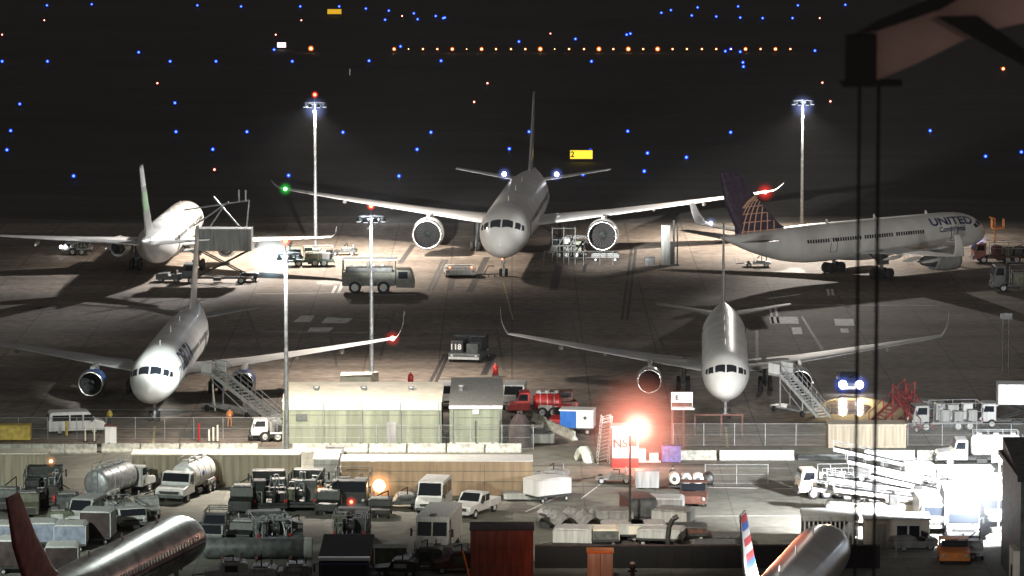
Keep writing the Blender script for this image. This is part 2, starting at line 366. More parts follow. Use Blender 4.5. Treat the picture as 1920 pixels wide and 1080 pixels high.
for px, k in row.items():
    airfield('a', [.20, .32, .46, .56][k], .8, px, 92,
             ['faint red pinprick lamp in the long row of amber lights across the runway', 'small amber lamp in the long row of lights across the far runway', 'bright amber lamp in the long row of lights across the far runway', 'brightest orange lamps near the middle of the long row across the far runway'][k],
             'runway light', ['faint lamps', 'small amber lamps', 'bright amber lamps', 'brightest orange lamps'][k]+' in the runway end row', 'runway_light')
airfield('a', .62, .9, 583, 91, 'large lone orange lamp left of the long row of amber lights', 'runway light', None, 'runway_light')
airfield('a', .45, .9, 1881, 129, 'lone orange lamp at far right beyond the blurred dark bracket', 'runway light', None, 'runway_light')
for px, py, w_, h_, m, body, lab in [(627, 22, 26, 9, 'signo', '', 'far lit amber taxiway guidance sign at the top of the infield'), (1090, 291, 42, 16, 'signy', '2', 'lit yellow guidance sign with a 2, right of the big airliner tail fin'),
                                     (528, 84, 16, 9, 'signr', '', 'short pinkish white lit sign at the far left of the runway lights')]:
    p = G(px, py, 1); s = sc(py, 1); ww = w_/s; hh = h_/s
    t = thing('taxiway_sign', lab, 'lit sign', p.xy.to_3d())
    MB().box(-ww/2-.05, ww/2+.05, -.12, .12, .35, .55+hh).build('cabinet', 'dark', t)
    MB().box(-ww/2, ww/2, -.16, -.125, .45, .45+hh).build('sign_panel', m, t)
    for sx in (-1, 1): MB().cyl((sx*ww*.35, 0, 0), (sx*ww*.35, 0, .35), .06).build('leg', 'dark', t)
    if body: flat_text(body, hh*.95, 'dark', t, (-ww/2+.35, -.17, .45+hh/2), (R_(90), 0, 0), .03)
for px, py in [(656, 141)]:
    p = G(px, py); t = thing('marker_post', 'thin pale marker post standing alone on the dark infield', 'marker post', p)
    MB().cyl((0, 0, 0), (0, 0, 1.3), .1, .08, 8).build('post', 'white', t)

# ---------------------------------------------------------------- lighting masts
def mast(px, py, ytop, label, red=True, front=1.0, nlum=8, headw=1.3, pw=22000, cone=128, polew=900, big=None, tilt=(0, -1.5)):
    b = G(px, py); s = F/b.y; h = (py-ytop)/s*1.007
    t = thing('light_mast', label, 'light mast', b, 0, 'high mast floodlights on the apron')
    MB().cyl((0, 0, 0), (0, 0, h), .24, .12, 12).build('pole', 'galv', t)
    MB().cyl((0, 0, 0), (0, 0, .9), .7, .7, 12).build('base', 'barrier', t)
    mb = MB(); n = 20
    for i in range(n):
        a0 = 2*math.pi*i/n; a1 = 2*math.pi*(i+1)/n
        mb.cyl((headw*math.cos(a0), headw*math.sin(a0), h-.2), (headw*math.cos(a1), headw*math.sin(a1), h-.2), .07, .07, 6)
    for i in range(4):
        a0 = math.pi*i/2+.4; mb.bar((0, 0, h-.1), (headw*math.cos(a0), headw*math.sin(a0), h-.2), .05)
    mb.build('head_ring', 'galv', t)
    for i in range(nlum):
        a0 = 2*math.pi*(i+.5)/nlum; x, y = headw*math.cos(a0), headw*math.sin(a0)
        lm = MB().lathe((x, y, h-.62), (0, 0, 1), [(0, .30), (.12, .28), (.3, .14), (.4, .1)], 12, 0, True, True).build('floodlight', 'dgrey', t)
        MB().lathe((x, y, h-.66), (0, 0, 1), [(0, .22), (.05, .26)], 12, 0, True, True).build('lens', 'floodlens', lm)
    if red:
        MB().cyl((0, 0, h), (0, 0, h+.5), .06, .06, 6).build('beacon_stem', 'dark', t)
        r = MB(); r.sphere((0, 0, h+.85), .42, 0); r.sphere((0, 0, h+.85), .2, 1, 8, 6); r.build('obstruction_light', ['rshell', 'rbulb'], t)
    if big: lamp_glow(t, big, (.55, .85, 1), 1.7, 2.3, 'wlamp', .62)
    if pw > 100000: lamp_glow(t, (0, -.4, h-.9), (.35, .45, 1), .55, 1.9)
    lamp('mast_lamp', 'SPOT', (b.x, b.y, h-1.0), pw, (1, .87, .74), (b.x+tilt[0], b.y+tilt[1], 0), cone, .6, .5)
    lamp('pole_lamp', 'POINT', (b.x+.2, b.y-1.5, h-1.9), polew*.22, (.8, .88, 1), radius=.15)
    return b, h

# stains and rubber on the concrete
rs_ = random.Random(5)
SM = mat('oil_stained_concrete', (.11, .10, .09), .7, var=.35, scale=.8)
for k in range(26):
    x, y = rs_.uniform(60, 1850), rs_.choice([rs_.uniform(495, 600), rs_.uniform(690, 820), rs_.uniform(930, 1010)]); c_ = G(x, y); rr = rs_.uniform(.5, 1.6)
    pts_ = [(c_.x+rr*(1+.35*math.sin(3*a+k)+.2*math.sin(5*a))*math.cos(a)*1.2, c_.y+rr*2.2*(1+.3*math.cos(2*a+k))*math.sin(a)) for a in [2*math.pi*i/22 for i in range(22)]]
    sheet('oil_stain', pts_, .009, SM)
for k in range(9):
    x = 330+k*150+rs_.uniform(-40, 40); y0 = rs_.uniform(560, 600); stripe('tyre_mark', (x, y0), (x+rs_.uniform(-60, 60), y0+rs_.uniform(60, 110)), .3, SM, .010)
# ---------------------------------------------------------------- airliners
# local frame: nose tip at the origin, nose points to +Y, fuselage runs to -Y, +X is the right wing
NOSE = [(0, .04, -.26), (.06, .20, -.26), (.18, .36, -.25), (.36, .50, -.225), (.58, .63, -.185), (.85, .745, -.14), (1.2, .84, -.09), (1.65, .92, -.045), (2.2, .97, -.012), (2.9, 1, 0)]
def fus_sections(L, Rr, zc, taper=6.2):
    out = [(d*Rr, r*Rr, zc+dz*Rr) for d, r, dz in NOSE]
    n = 8
    for k in range(1, n): out.append((2.9*Rr+(L-taper*Rr-2.9*Rr)*k/n, Rr, zc))
    for k in range(0, 13):
        u = k/12; d = L-taper*Rr+taper*Rr*u; r = Rr*max(.09, (1-u**1.75)*.97+.03) if u < 1 else Rr*.06
        out.append((d, r, zc+(Rr-r)*.62+.12*Rr*u*u))
    return out
def fus_at(secs, d):
    for a, b in zip(secs[:-1], secs[1:]):
        if a[0] <= d <= b[0]:
            u = (d-a[0])/(b[0]-a[0]+1e-9); return [a[i]+(b[i]-a[i])*u for i in (1, 2)]
    return [secs[-1][1], secs[-1][2]]
def fus_pt(secs, d, ang, off=0.0):     # ang from the top, + to the right wing
    r, zc = fus_at(secs, d); r += off
    return (r*math.sin(ang), -d, zc+r*math.cos(ang))
def airfoil(le, chord, x, z, th, n=9, axis='x'):
    """closed section ring; le is the station of the leading edge"""
    up = []; lo = []
    for k in range(n+1):
        u = (k/n)**1.6; t = th*chord*2.6*(.2969*math.sqrt(u)-.126*u-.3516*u*u+.2843*u**3-.1036*u**4)
        up.append((u, t)); lo.append((u, -t*.75))
    pts = up+lo[-2:0:-1]
    if axis == 'x': return [(x, -(le+u*chord), z+t) for u, t in pts]
    return [(x+t, -(le+u*chord), z) for u, t in pts]
def airliner(name, label, nose, rz, L=54, Rr=2.5, zc=4.4, half=24, le0=19, croot=9, ctip=2.2, sweep=.62, dih=.09, zr=3.0, kink=.33,
             eng=(7.9, 1.35, 5.2, 16.5, 2.2), finz=15.8, finc=8.5, fin_le=None, hspan=9, winglet=2.4, rake=0, gear=(5.5, 26, 4.3), group='parked airliners facing the camera',
             fm='fus', wm='wing', finm='fus', engm='fus', cab=True, navl=None, navr=None, bellym=None, winrow=None, seg=40, livery=None, engd=True, wingm2=None, finribs=None):
    t = thing(name, label, 'airliner', (nose[0], nose[1], 0), rz, group)
    secs = fus_sections(L, Rr, zc)
    mb = MB(); mb.rings([[fus_pt(secs, d, 2*math.pi*i/seg) for i in range(seg)] for d, r, z in secs])
    f = mb.build('fuselage', fm, t)
    if livery: livery(t, secs, f)
    # wing-body fairing
    mb = MB(); rs = []
    for k in range(13):
        u = k/12; s_ = math.sin(math.pi*min(1, max(.02, u)))**.55; d = le0-2.5+(croot+6.5)*u
        rs.append([(Rr*.86*s_*math.cos(2*math.pi*i/20), -d, zc-Rr*.62+Rr*.52*s_*math.sin(2*math.pi*i/20)) for i in range(20)])
    mb.rings(rs); mb.build('belly_fairing', bellym or fm, t)
    if cab:      # cockpit glazing: six panes lying on the nose
        pn = [((.46, .05), (.64, .72), (1.02, .58), (.90, .04)), ((.70, .84), (.98, 1.14), (1.32, .97), (1.06, .70)), ((1.06, 1.20), (1.40, 1.33), (1.58, 1.16), (1.36, 1.02))]
        for sx in (-1, 1):
            for q in pn:
                c4 = [Vector((d*Rr, a, 0)) for d, a in q]; n = 5; vs = []
                for i in range(n+1):
                    for j in range(n+1):
                        u, v = i/n, j/n; p = c4[0]*(1-u)*(1-v)+c4[1]*u*(1-v)+c4[2]*u*v+c4[3]*(1-u)*v
                        vs.append(fus_pt(secs, p.x, sx*p.y, .03))
                MB().add(vs, [(i*(n+1)+j, i*(n+1)+j+1, (i+1)*(n+1)+j+1, (i+1)*(n+1)+j) for i in range(n) for j in range(n)], 0, True).build('cockpit_window', 'glass', t)
        for sx in (-1, 1):   # passenger doors
            for d in (2.9*Rr, L-7.2*Rr):
                mb = MB(); a0, a1 = sx*math.acos(.30), sx*math.acos(-.42)
                n = 6; ring = [fus_pt(secs, d, a0+(a1-a0)*k/n, .03) for k in range(n+1)]+[fus_pt(secs, d+.45*Rr, a1+(a0-a1)*k/n, .03) for k in range(n+1)]
                mb.path(ring+ring[:1], .035, 0, 4); mb.build('cabin_door', 'dgrey', t)
    if winrow:
        s0, s1, side, nwin = winrow
        for k in range(nwin):
            d = s0+(s1-s0)*k/(nwin-1); w_ = .17; a0 = side*math.acos(.30); a1 = side*math.acos(.11)
            if nwin > 40 and k % 13 == 12: continue
            MB().add([fus_pt(secs, d, a0, .03), fus_pt(secs, d+w_*1.6, a0, .03), fus_pt(secs, d+w_*1.6, a1, .03), fus_pt(secs, d, a1, .03)], [(0, 1, 2, 3)]).build('cabin_window', 'glass', t)
    # wings
    for sx in (-1, 1):
        sl = []
        for x, fr in ((Rr*.5, None), (Rr, None), (half*kink, None), (half*.6, None), (half*.85, None), (half*.97, None)):
            u = (x-Rr)/(half-Rr); le = le0+(x-Rr)*sweep
            if x <= half*kink: te = le0+croot+(x-Rr)*.08
            else:
                tk = le0+croot+(half*kink-Rr)*.08; tt = le0+(half-Rr)*sweep+ctip; te = tk+(tt-tk)*(x-half*kink)/(half*(1-kink))
            z = zr+(max(0, x-Rr))*dih+(max(0, u)**2)*.012*half
            sl.append(airfoil(le, te-le, sx*x, z, .125-.045*max(0, u)))
        u = 1; tipx, tipz, tiple = half, zr+(half-Rr)*dih+.012*half, le0+(half-Rr)*sweep
        if rake:
            sl.append(airfoil(tiple-.3+.3, ctip*.9, sx*half*.985, tipz, .08))
            for k in range(1, 5):
                v = k/4; sl.append(airfoil(tiple+2.6*v*v+1.0*v, ctip*(1-.82*v), sx*(half+rake*v), tipz+rake*.42*v*v, .07))
            mbw = MB(); mbw.rings([s_ for s_ in sl]); wg = mbw.build('wing', wm, t)
        else:
            sl.append(airfoil(tiple, ctip, sx*half, tipz, .08)); mbw = MB(); mbw.rings(sl); wg = mbw.build('wing', wm, t)
            if winglet:
                ws = [airfoil(tiple+.15, ctip*.9, sx*half, tipz, .07)]
                for k in range(1, 6):
                    v = k/5; ws.append([(sx*(half+.55*math.sin(min(1, v*1.6)*1.3)+.25*v)+ (p[2]-tipz)*-.8*sx*v, p[1], tipz+winglet*v**1.25+(p[2]-tipz)*(1-v)) for p in airfoil(tiple+.15+1.6*v, ctip*(.9-.5*v), 0, tipz, .07)])
                MB().rings(ws).build('winglet', wm if not livery else wm, wg)
        for fx in (.3, .5, .7):        # flap track fairings
            x = half*fx*1.02+.8; le = le0+(x-Rr)*sweep; z = zr+(x-Rr)*dih
            tk = le0+croot; tt = tiple+ctip; te = tk+(tt-tk)*(x-half*kink)/(half*(1-kink)) if x > half*kink else tk
            MB().lathe((sx*x, -(te-2.2), z-.35), (0, -1, -.08), [(0, .02), (.5, .2), (1.5, .26), (2.6, .16), (3.3, .02)], 10).build('flap_fairing', wm, wg)
        # engine
        if engd:
            ex, er, el, es, ez = eng
            e = MB().lathe((sx*ex, -es, ez), (0, -1, 0), [(.28, er*.86), (.06, er*.88), (0, er*.93), (.08, er*.985), (.35, er*1.04), (el*.35, er*1.07), (el*.7, er*.93), (el*.78, er*.86), (el*.78, er*.7), (el*.62, er*.66)], 32).build('engine', engm, t)
            MB().lathe((sx*ex, -es, ez), (0, -1, 0), [(.30, er*.855), (.05, er*.875), (-.02, er*.93), (.06, er*1.0), (.3, er*1.045)], 32).build('inlet_lip', 'chrome', e)
            MB().lathe((sx*ex, -es, ez), (0, -1, 0), [(.30, er*.86), (1.9, er*.82), (1.95, .01)], 32).build('inlet_duct', 'deep', e)  # duct and fan coloured near-black to show the inlet's shade
            mb = MB(); nb = 22
            for k in range(nb):
                a = 2*math.pi*k/nb; a2 = a+.17
                mb.add([(sx*ex+.25*er*math.cos(a), -es-1.65, ez+.25*er*math.sin(a)), (sx*ex+.82*er*math.cos(a), -es-1.6, ez+.82*er*math.sin(a)), (sx*ex+.82*er*math.cos(a2), -es-1.75, ez+.82*er*math.sin(a2)), (sx*ex+.25*er*math.cos(a2), -es-1.75, ez+.25*er*math.sin(a2))], [(0, 1, 2, 3)])
            mb.build('fan', 'deep', e)
            MB().lathe((sx*ex, -es-1.1, ez), (0, -1, 0), [(0, .02), (.2, er*.12), (.5, er*.25), (.6, er*.26)], 16).build('spinner', 'vdark', e)
            MB().lathe((sx*ex, -es-el*.6, ez), (0, -1, 0), [(0, er*.62), (el*.35, er*.5), (el*.5, er*.34), (el*.5, er*.2), (el*.66, .05)], 20).build('exhaust_cone', 'dgrey', e)
            lz = zr+(ex-Rr)*dih; mb = MB(); le = le0+(ex-Rr)*sweep
            prof = [(es+.22*el, ez+er*1.0), (es+.35*el, ez+er*1.22), (le+.5, lz+.18), (le+3.2, lz-.1), (es+el*1.05, ez+er*.5), (es+el*.72, ez+er*.6)]
            mb.prism([(-y, z) for y, z in prof], sx*ex-.2, sx*ex+.2); mb.build('pylon', wm, e, .05)
        # stabiliser
        hz = zc+Rr*.42; hl = L-3.1*Rr
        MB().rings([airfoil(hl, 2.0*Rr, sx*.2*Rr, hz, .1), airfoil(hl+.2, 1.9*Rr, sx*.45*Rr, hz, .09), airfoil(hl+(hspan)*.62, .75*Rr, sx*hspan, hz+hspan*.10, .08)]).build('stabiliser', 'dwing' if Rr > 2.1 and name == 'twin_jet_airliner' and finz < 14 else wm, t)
    # fin
    fl = fin_le if fin_le else L-3.7*Rr
    ztop = zc+Rr*.86; hgt = finz-ztop
    mb = MB(); mb.rings([airfoil(fl-2.2, finc+1.6, 0, ztop-.5, .07, 9, 'z'), airfoil(fl, finc-.6, 0, ztop+.7, .10, 9, 'z'), airfoil(fl+hgt*.45, finc*.7, 0, ztop+hgt*.5, .11, 9, 'z'), airfoil(fl+hgt*.88, finc*.40, 0, finz, .12, 9, 'z')])
    fo = mb.build('tail_fin', finm, t)
    if finribs: finribs(t, fo, fl, ztop, hgt, finc)
    # gear
    gn, gm, gx = gear
    nr = .48 if Rr > 2 else .36
    g = MB(); zb = zc-Rr*.8; g.cyl((0, -gn, .55), (0, -gn, zb), .11, .16, 10); g.bar((0, -gn-1.4, zb), (0, -gn, 1.0), .07); g.bar((0, -gn+.3, 1.7), (0, -gn, .6), .05); g.cyl((-.42, -gn, nr), (.42, -gn, nr), .08, .08, 8)
    g.sphere((.24, -gn+.2, 1.75), .13, 0, 8, 6); g.sphere((-.24, -gn+.2, 1.75), .13, 0, 8, 6)
    ng = g.build('nose_gear', 'galv', t)
    for sx in (-1, 1): MB().lathe((sx*.18, -gn, nr), (sx, 0, 0), [(0, .1), (0, nr*.85), (.05, nr), (.27, nr), (.32, nr*.85), (.32, .1)], 18).build('wheel', 'black', ng)
    for sx in (-1, 1):
        mr = nr*1.3; g = MB(); g.cyl((sx*gx, -gm, mr), (sx*gx*.96, -gm, zr+.4), .2, .24, 10); g.bar((sx*gx, -gm, 1.6), (sx*gx*.4, -gm, zr), .12); g.box(sx*gx-.12, sx*gx+.12, -gm-.9, -gm+.9, mr-.12, mr+.12)
        g.add([(sx*(gx+.3), -gm-.9, 1.7), (sx*(gx+.3), -gm+.9, 1.7), (sx*(gx+.15), -gm+.8, zr), (sx*(gx+.15), -gm-.8, zr)], [(0, 1, 2, 3)])
        mg = g.build('main_gear', 'dgrey', t)
        for sy in (-1, 1):
            for s2 in (-1, 1): MB().lathe((sx*gx+s2*.25, -gm+sy*.85, mr), (s2, 0, 0), [(0, .1), (0, mr*.85), (.06, mr), (.36, mr), (.42, mr*.85), (.42, .1)], 16).build('wheel', 'black', mg)
    # antennas
    for d, h in ((L*.22, .45), (L*.42, .55), (L*.6, .4)):
        z = zc+Rr; MB().prism([(-d, z-.05), (-d-.5, z-.05), (-d-.5, z+h), (-d-.3, z+h)], -.03, .03).build('antenna', 'white', t)
    for s_, c in ((-1, navl), (1, navr)):
        if c:
            k, rad = c; sh, bu = {'g': ('gshell', 'gbulb'), 'r': ('rshell', 'rbulbhot'), 'w': ('wshell', 'wlamp')}[k]
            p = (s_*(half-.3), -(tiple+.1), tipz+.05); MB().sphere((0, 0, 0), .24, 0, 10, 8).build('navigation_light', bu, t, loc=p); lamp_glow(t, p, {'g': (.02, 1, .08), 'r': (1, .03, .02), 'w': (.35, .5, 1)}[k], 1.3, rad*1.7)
    t['L'] = L
    return t, secs
def wrap_text(t, secs, body, size, d, ang, side, m, name='lettering', stretch=1.0, flip=1):
    """lettering laid on the fuselage side; d = station of its middle, ang = angle from the top"""
    me = text_mesh(body, size, size*.03); bm = bmesh.new(); bm.from_mesh(me)
    bmesh.ops.triangulate(bm, faces=bm.faces)
    for _ in range(3):
        es = [e for e in bm.edges if e.calc_length() > .3]
        if es: bmesh.ops.subdivide_edges(bm, edges=es, cuts=1); bmesh.ops.triangulate(bm, faces=bm.faces)
    for v in bm.verts:
        dd = d - side*v.co.x*stretch; r, zc = fus_at(secs, dd)
        a = side*(ang - v.co.y/r); v.co = Vector(fus_pt(secs, dd, a, .035))
    bm.to_mesh(me); bm.free(); me.materials.clear(); me.materials.append(M[m])
    o = bpy.data.objects.new(name, me); C.objects.link(o); o.parent = t; return o
def dirv(rz): return Vector((-math.sin(R_(rz)), math.cos(R_(rz)), 0))

# the long twin in the middle of the apron, tail to the infield
rzA = 176.2; pA = G(944, 518) + dirv(rzA)*5.6
A, sA = airliner('wide_body_airliner', 'largest pale twin jet facing us, green light on one wingtip and red on the other', pA, rzA, L=66, Rr=3.02, zc=5.2, half=31.2, le0=28, croot=12.5, ctip=2.6,
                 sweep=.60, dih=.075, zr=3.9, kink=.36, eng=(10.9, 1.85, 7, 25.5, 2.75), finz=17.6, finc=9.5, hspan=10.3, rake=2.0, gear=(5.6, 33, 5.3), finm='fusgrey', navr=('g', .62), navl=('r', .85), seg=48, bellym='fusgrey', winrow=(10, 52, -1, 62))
for sx in (-1, 1):
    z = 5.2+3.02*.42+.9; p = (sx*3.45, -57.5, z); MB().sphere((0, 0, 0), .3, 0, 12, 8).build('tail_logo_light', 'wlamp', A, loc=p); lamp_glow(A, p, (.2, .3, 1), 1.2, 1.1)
b = MB(); b.sphere((.15, -5.4, 2.1), .22, 0, 10, 8); b.sphere((.15, -5.4, 2.1), .1, 1, 8, 6); b.build('nose_gear_light', ['rshell', 'rbulb'], A)

# near left twin
rzB = 178.6; pB = G(290, 790) + dirv(rzB)*5.3
B, sB = airliner('twin_jet_airliner', 'near left white airliner with dark lettering on its side and boarding stairs beside it', pB, rzB, L=47.5, Rr=2.28, zc=4.15, half=21.2, le0=17.3, croot=8.4, ctip=2.0, sweep=.6, dih=.085, zr=2.8,
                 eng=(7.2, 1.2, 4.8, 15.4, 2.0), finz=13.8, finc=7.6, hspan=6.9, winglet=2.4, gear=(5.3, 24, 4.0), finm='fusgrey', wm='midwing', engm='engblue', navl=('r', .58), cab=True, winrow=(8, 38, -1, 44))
M['deepnavy'] = mat('deep_navy', (.008, .012, .04), .5)
wrap_text(B, sB, 'DELTA', 2.5, 13.8, R_(70), -1, 'deepnavy', stretch=1.25)
# near right twin
rzC = 177.5; pC = G(1360, 785) + dirv(rzC)*5.3
Cc, sC = airliner('twin_jet_airliner', 'near right grey white airliner seen nose on between the signboard and the right boarding stairs', pC, rzC, L=47.5, Rr=2.2, zc=4.15, half=21.4, le0=17.3, croot=8.4, ctip=2.0, sweep=.6, dih=.085, zr=2.8,
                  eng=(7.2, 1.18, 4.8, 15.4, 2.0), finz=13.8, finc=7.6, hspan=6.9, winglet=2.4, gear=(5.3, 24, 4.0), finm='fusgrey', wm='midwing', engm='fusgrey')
# far left twin, seen from behind
finD = G(262, 462, 5.6); noseD = G(357, 402, 4.2); hD = (noseD-finD); hD.z = 0; rzD = math.degrees(math.atan2(-hD.x, hD.y))
def liv_green(t, fo, fl, ztop, hgt, finc):
    for u0, u1, m in ((.35, .62, 'greenpaint'), (.7, .97, 'white')):
        z0, z1 = ztop+hgt*u0, ztop+hgt*u1; l0 = fl+hgt*u0*.9; l1 = fl+hgt*u1*.9; c0 = finc*(.92-.5*u0); c1 = finc*(.92-.5*u1)
        MB().rings([airfoil(l0+.05, c0, 0, z0, .135, 9, 'z'), airfoil(l1+.05, c1, 0, z1, .145, 9, 'z')]).build('fin_band', m, fo)
M['greenpaint'] = mat('pale_green_livery', (.16, .34, .14), .45, var=.1)
D_, sD = airliner('twin_jet_airliner', 'far left airliner seen from behind with a green striped fin and brightly lit white cabin', noseD, rzD, L=47, Rr=2.35, zc=4.2, half=20.3, le0=18.5, croot=8.2, ctip=1.9, sweep=.5, dih=.06, zr=3.2,
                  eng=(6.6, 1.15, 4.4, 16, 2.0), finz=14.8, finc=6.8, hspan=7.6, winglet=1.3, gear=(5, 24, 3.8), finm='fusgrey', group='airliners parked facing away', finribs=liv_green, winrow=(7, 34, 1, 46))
# far right twin with the globe on its fin
finE = G(1400, 330, 13); noseE = G(1843, 432, 4.0); hE = (noseE-finE); hE.z = 0; rzE = math.degrees(math.atan2(-hE.x, hE.y))
def globe(t, fo, fl, ztop, hgt, finc):
    # gold meridians and parallels of a globe drawn on both faces of the fin
    for sx in (-1, 1):
        mb = MB(); cx, cz, ra = fl+.2, ztop-1.3, 6.0
        def ok(y, z):
            u = (z-ztop)/hgt; le = fl+hgt*.9*u-.1 if u > 0 else fl-1.2; te = fl+finc-.6+(hgt*.9*u+finc*.40-finc+.6)*max(0, u)
            return -.1 < u < .85 and le+.25 < y < te-.2
        def P(lat, lon):
            x = math.cos(lat)*math.sin(lon); z = math.sin(lat); y = cx+ra*(x*.95)+2.1; zz = cz+ra*z
            return (y, zz)
        def seg(pts):
            for p, q in zip(pts[:-1], pts[1:]):
                if ok(*p) and ok(*q): mb.cyl((sx*.46, -p[0], p[1]), (sx*.46, -q[0], q[1]), .075, .075, 4)
        for k in range(-7, 8): seg([P(R_(a), R_(k*11)) for a in range(0, 91, 5)])
        for k in range(0, 8): seg([P(R_(k*11+3), R_(a)) for a in range(-90, 91, 6)])
        mb.build('globe_emblem', 'goldline', fo)
M['goldline'] = mat('pinkish_gold_line', (.85, .52, .36), .5, var=.1)  # gold tinted pink for the red lamplight falling on it
M['finred'] = mat('dark_fin_blue', (.09, .07, .10), .45, var=.2)
lenE = hE.length+4
E_, sE = airliner('twin_jet_airliner', 'far right airliner angled away with a gridded globe on its dark fin', noseE, rzE, L=lenE, Rr=2.28, zc=4.4, half=22.3, le0=15.0, croot=8, ctip=2.1, sweep=.5, dih=.07, zr=3.0,
                  eng=(7.4, 1.3, 5.0, 12.0, 2.1), finz=13.6, finc=7.6, fin_le=lenE-9.2, hspan=8.0, winglet=2.6, gear=(5, 21, 4.2), finm='finred', group='airliners parked facing away', winrow=(12.2, lenE-12, 1, 48), finribs=globe, engm='grey', bellym='fusgrey', navl=('w', .55))
wrap_text(E_, sE, 'UNITED', 1.5, 7.2, R_(52), 1, 'navy', stretch=1.35)
wrap_text(E_, sE, 'Continental', .85, 7.4, R_(78), 1, 'navy', stretch=1.1)
# foreground tails, only their upper halves reach into the frame
def stripes(t, secs, f):
    for a0, a1, m in ((84, 87, 'dred'), (88, 89.5, 'lgrey'), (94, 97, 'navy')):
        for sx in (-1, 1):
            mb = MB(); n = 40; vs = []
            for k in range(n+1):
                d = 2.6+(30-2.6)*k/n
                vs += [fus_pt(secs, d, sx*R_(a0), .02), fus_pt(secs, d, sx*R_(a1), .02)]
            mb.add(vs, [(2*k, 2*k+1, 2*k+3, 2*k+2) for k in range(n)], 0, True); mb.build('cheat_line', m, t)
noseF = G(366, 1003, 3.6); finF = G(38, 925, 12.4); hF = noseF-finF; hF.z = 0; rzF = math.degrees(math.atan2(-hF.x, hF.y))
M['redfin'] = mat('dull_red_fin', (.30, .07, .06), .5, var=.3, scale=1.2)
F_, sF = airliner('polished_airliner', 'bare polished metal airliner at the lower left corner with a dull red fin', noseF, rzF, L=hF.length+1.5, Rr=2.0, zc=3.9, half=15, le0=13, croot=6.5, ctip=1.5, sweep=.5, dih=.1, zr=2.4, eng=(4.9, 1.0, 4, 11, 1.6),
                  finz=12.5, finc=6.2, hspan=6.5, winglet=0, gear=(4, 17, 2.8), fm='alu', bellym='alu', wm='wing', finm='redfin', group='airliners in the foreground', livery=stripes, winrow=(4.5, 28, 1, 40), cab=False)
noseG = G(1560, 1018, 3.7); finG = G(1398, 958, 12.4); hG = noseG-finG; hG.z = 0; rzG = math.degrees(math.atan2(-hG.x, hG.y))
def flag(t, fo, fl, ztop, hgt, finc):
    n = 11
    for k in range(n):
        u0, u1 = .08+.90*k/n, .08+.90*(k+.97)/n; z0, z1 = ztop+hgt*u0, ztop+hgt*u1
        l0 = fl+hgt*u0*.9; l1 = fl+hgt*u1*.9; c0 = finc*(.90-.53*u0); c1 = finc*(.90-.53*u1)
        MB().rings([airfoil(l0+.0, c0, 0, z0, .15, 9, 'z'), airfoil(l1+.0, c1, 0, z1, .15, 9, 'z')]).build('fin_stripe', ['flagred', 'white', 'white', 'flagred', 'flagblue'][[0, 1, 0, 1, 4, 0, 1, 0, 1, 4, 0][k] % 5], fo)
M['flagred'] = mat('flag_red', (.5, .04, .05), .4, var=.05); M['flagblue'] = mat('flag_blue', (.03, .12, .5), .4, var=.05)
G_, sG = airliner('foreground_airliner', 'grey airliner at the bottom right with red, white and blue stripes on its fin', noseG, rzG, L=hG.length+1.5, Rr=2.05, zc=3.9, half=15, le0=13, croot=6.5, ctip=1.5, sweep=.5, dih=.1, zr=2.4, eng=(4.9, 1.0, 4, 11, 1.6),
                  finz=12.5, finc=6.0, hspan=6.5, winglet=0, gear=(4, 17, 2.8), fm='fusgrey', bellym='fusgrey', wm='wing', finm='white', group='airliners in the foreground', finribs=flag, cab=False)
# ---------------------------------------------------------------- vehicles (local frame: +Y is forward, origin on the ground under the middle)
def wheels(t, L, W, ys, r=.42, w_=.28, name='wheel'):
    for y in ys:
        for sx in (-1, 1):
            mb = MB(); x = sx*(W/2-w_)
            mb.lathe((x, y, r), (sx, 0, 0), [(0, .05), (0, r*.9), (.04, r), (w_-.04, r), (w_, r*.88), (w_-.02, r*.6)], 18, 0)
            mb.lathe((x, y, r), (sx, 0, 0), [(w_-.02, r*.6), (w_-.1, r*.5), (w_-.08, r*.2), (w_+.01, r*.16), (w_+.01, .01)], 14, 1)
            mb.build(name, ['black', 'lgrey'], t)
def lights(t, L, W, z, front=True, rear=True, fm='lgrey', rm='red', on=False):
    for sx in (-1, 1):
        if front: MB().lathe((sx*W*.38, L/2+.0, z), (0, 1, 0), [(0, .14), (.05, .13), (.08, .02)], 12, 0, True, True).build('headlight', 'wlamp' if on else 'lamplens', t)
        if rear: MB().box(sx*W*.42-.09, sx*W*.42+.09, -L/2-.04, -L/2, z-.08, z+.16).build('tail_light', rm, t)
M['lamplens'] = mat('lamp_glass', (.5, .52, .52), .15, var=.05)
M['redlamp'] = glow('red_lamp', (1, .05, .03), 4)
def pane(mb, ps, off=.012):
    mb.add(ps, [tuple(range(len(ps)))])
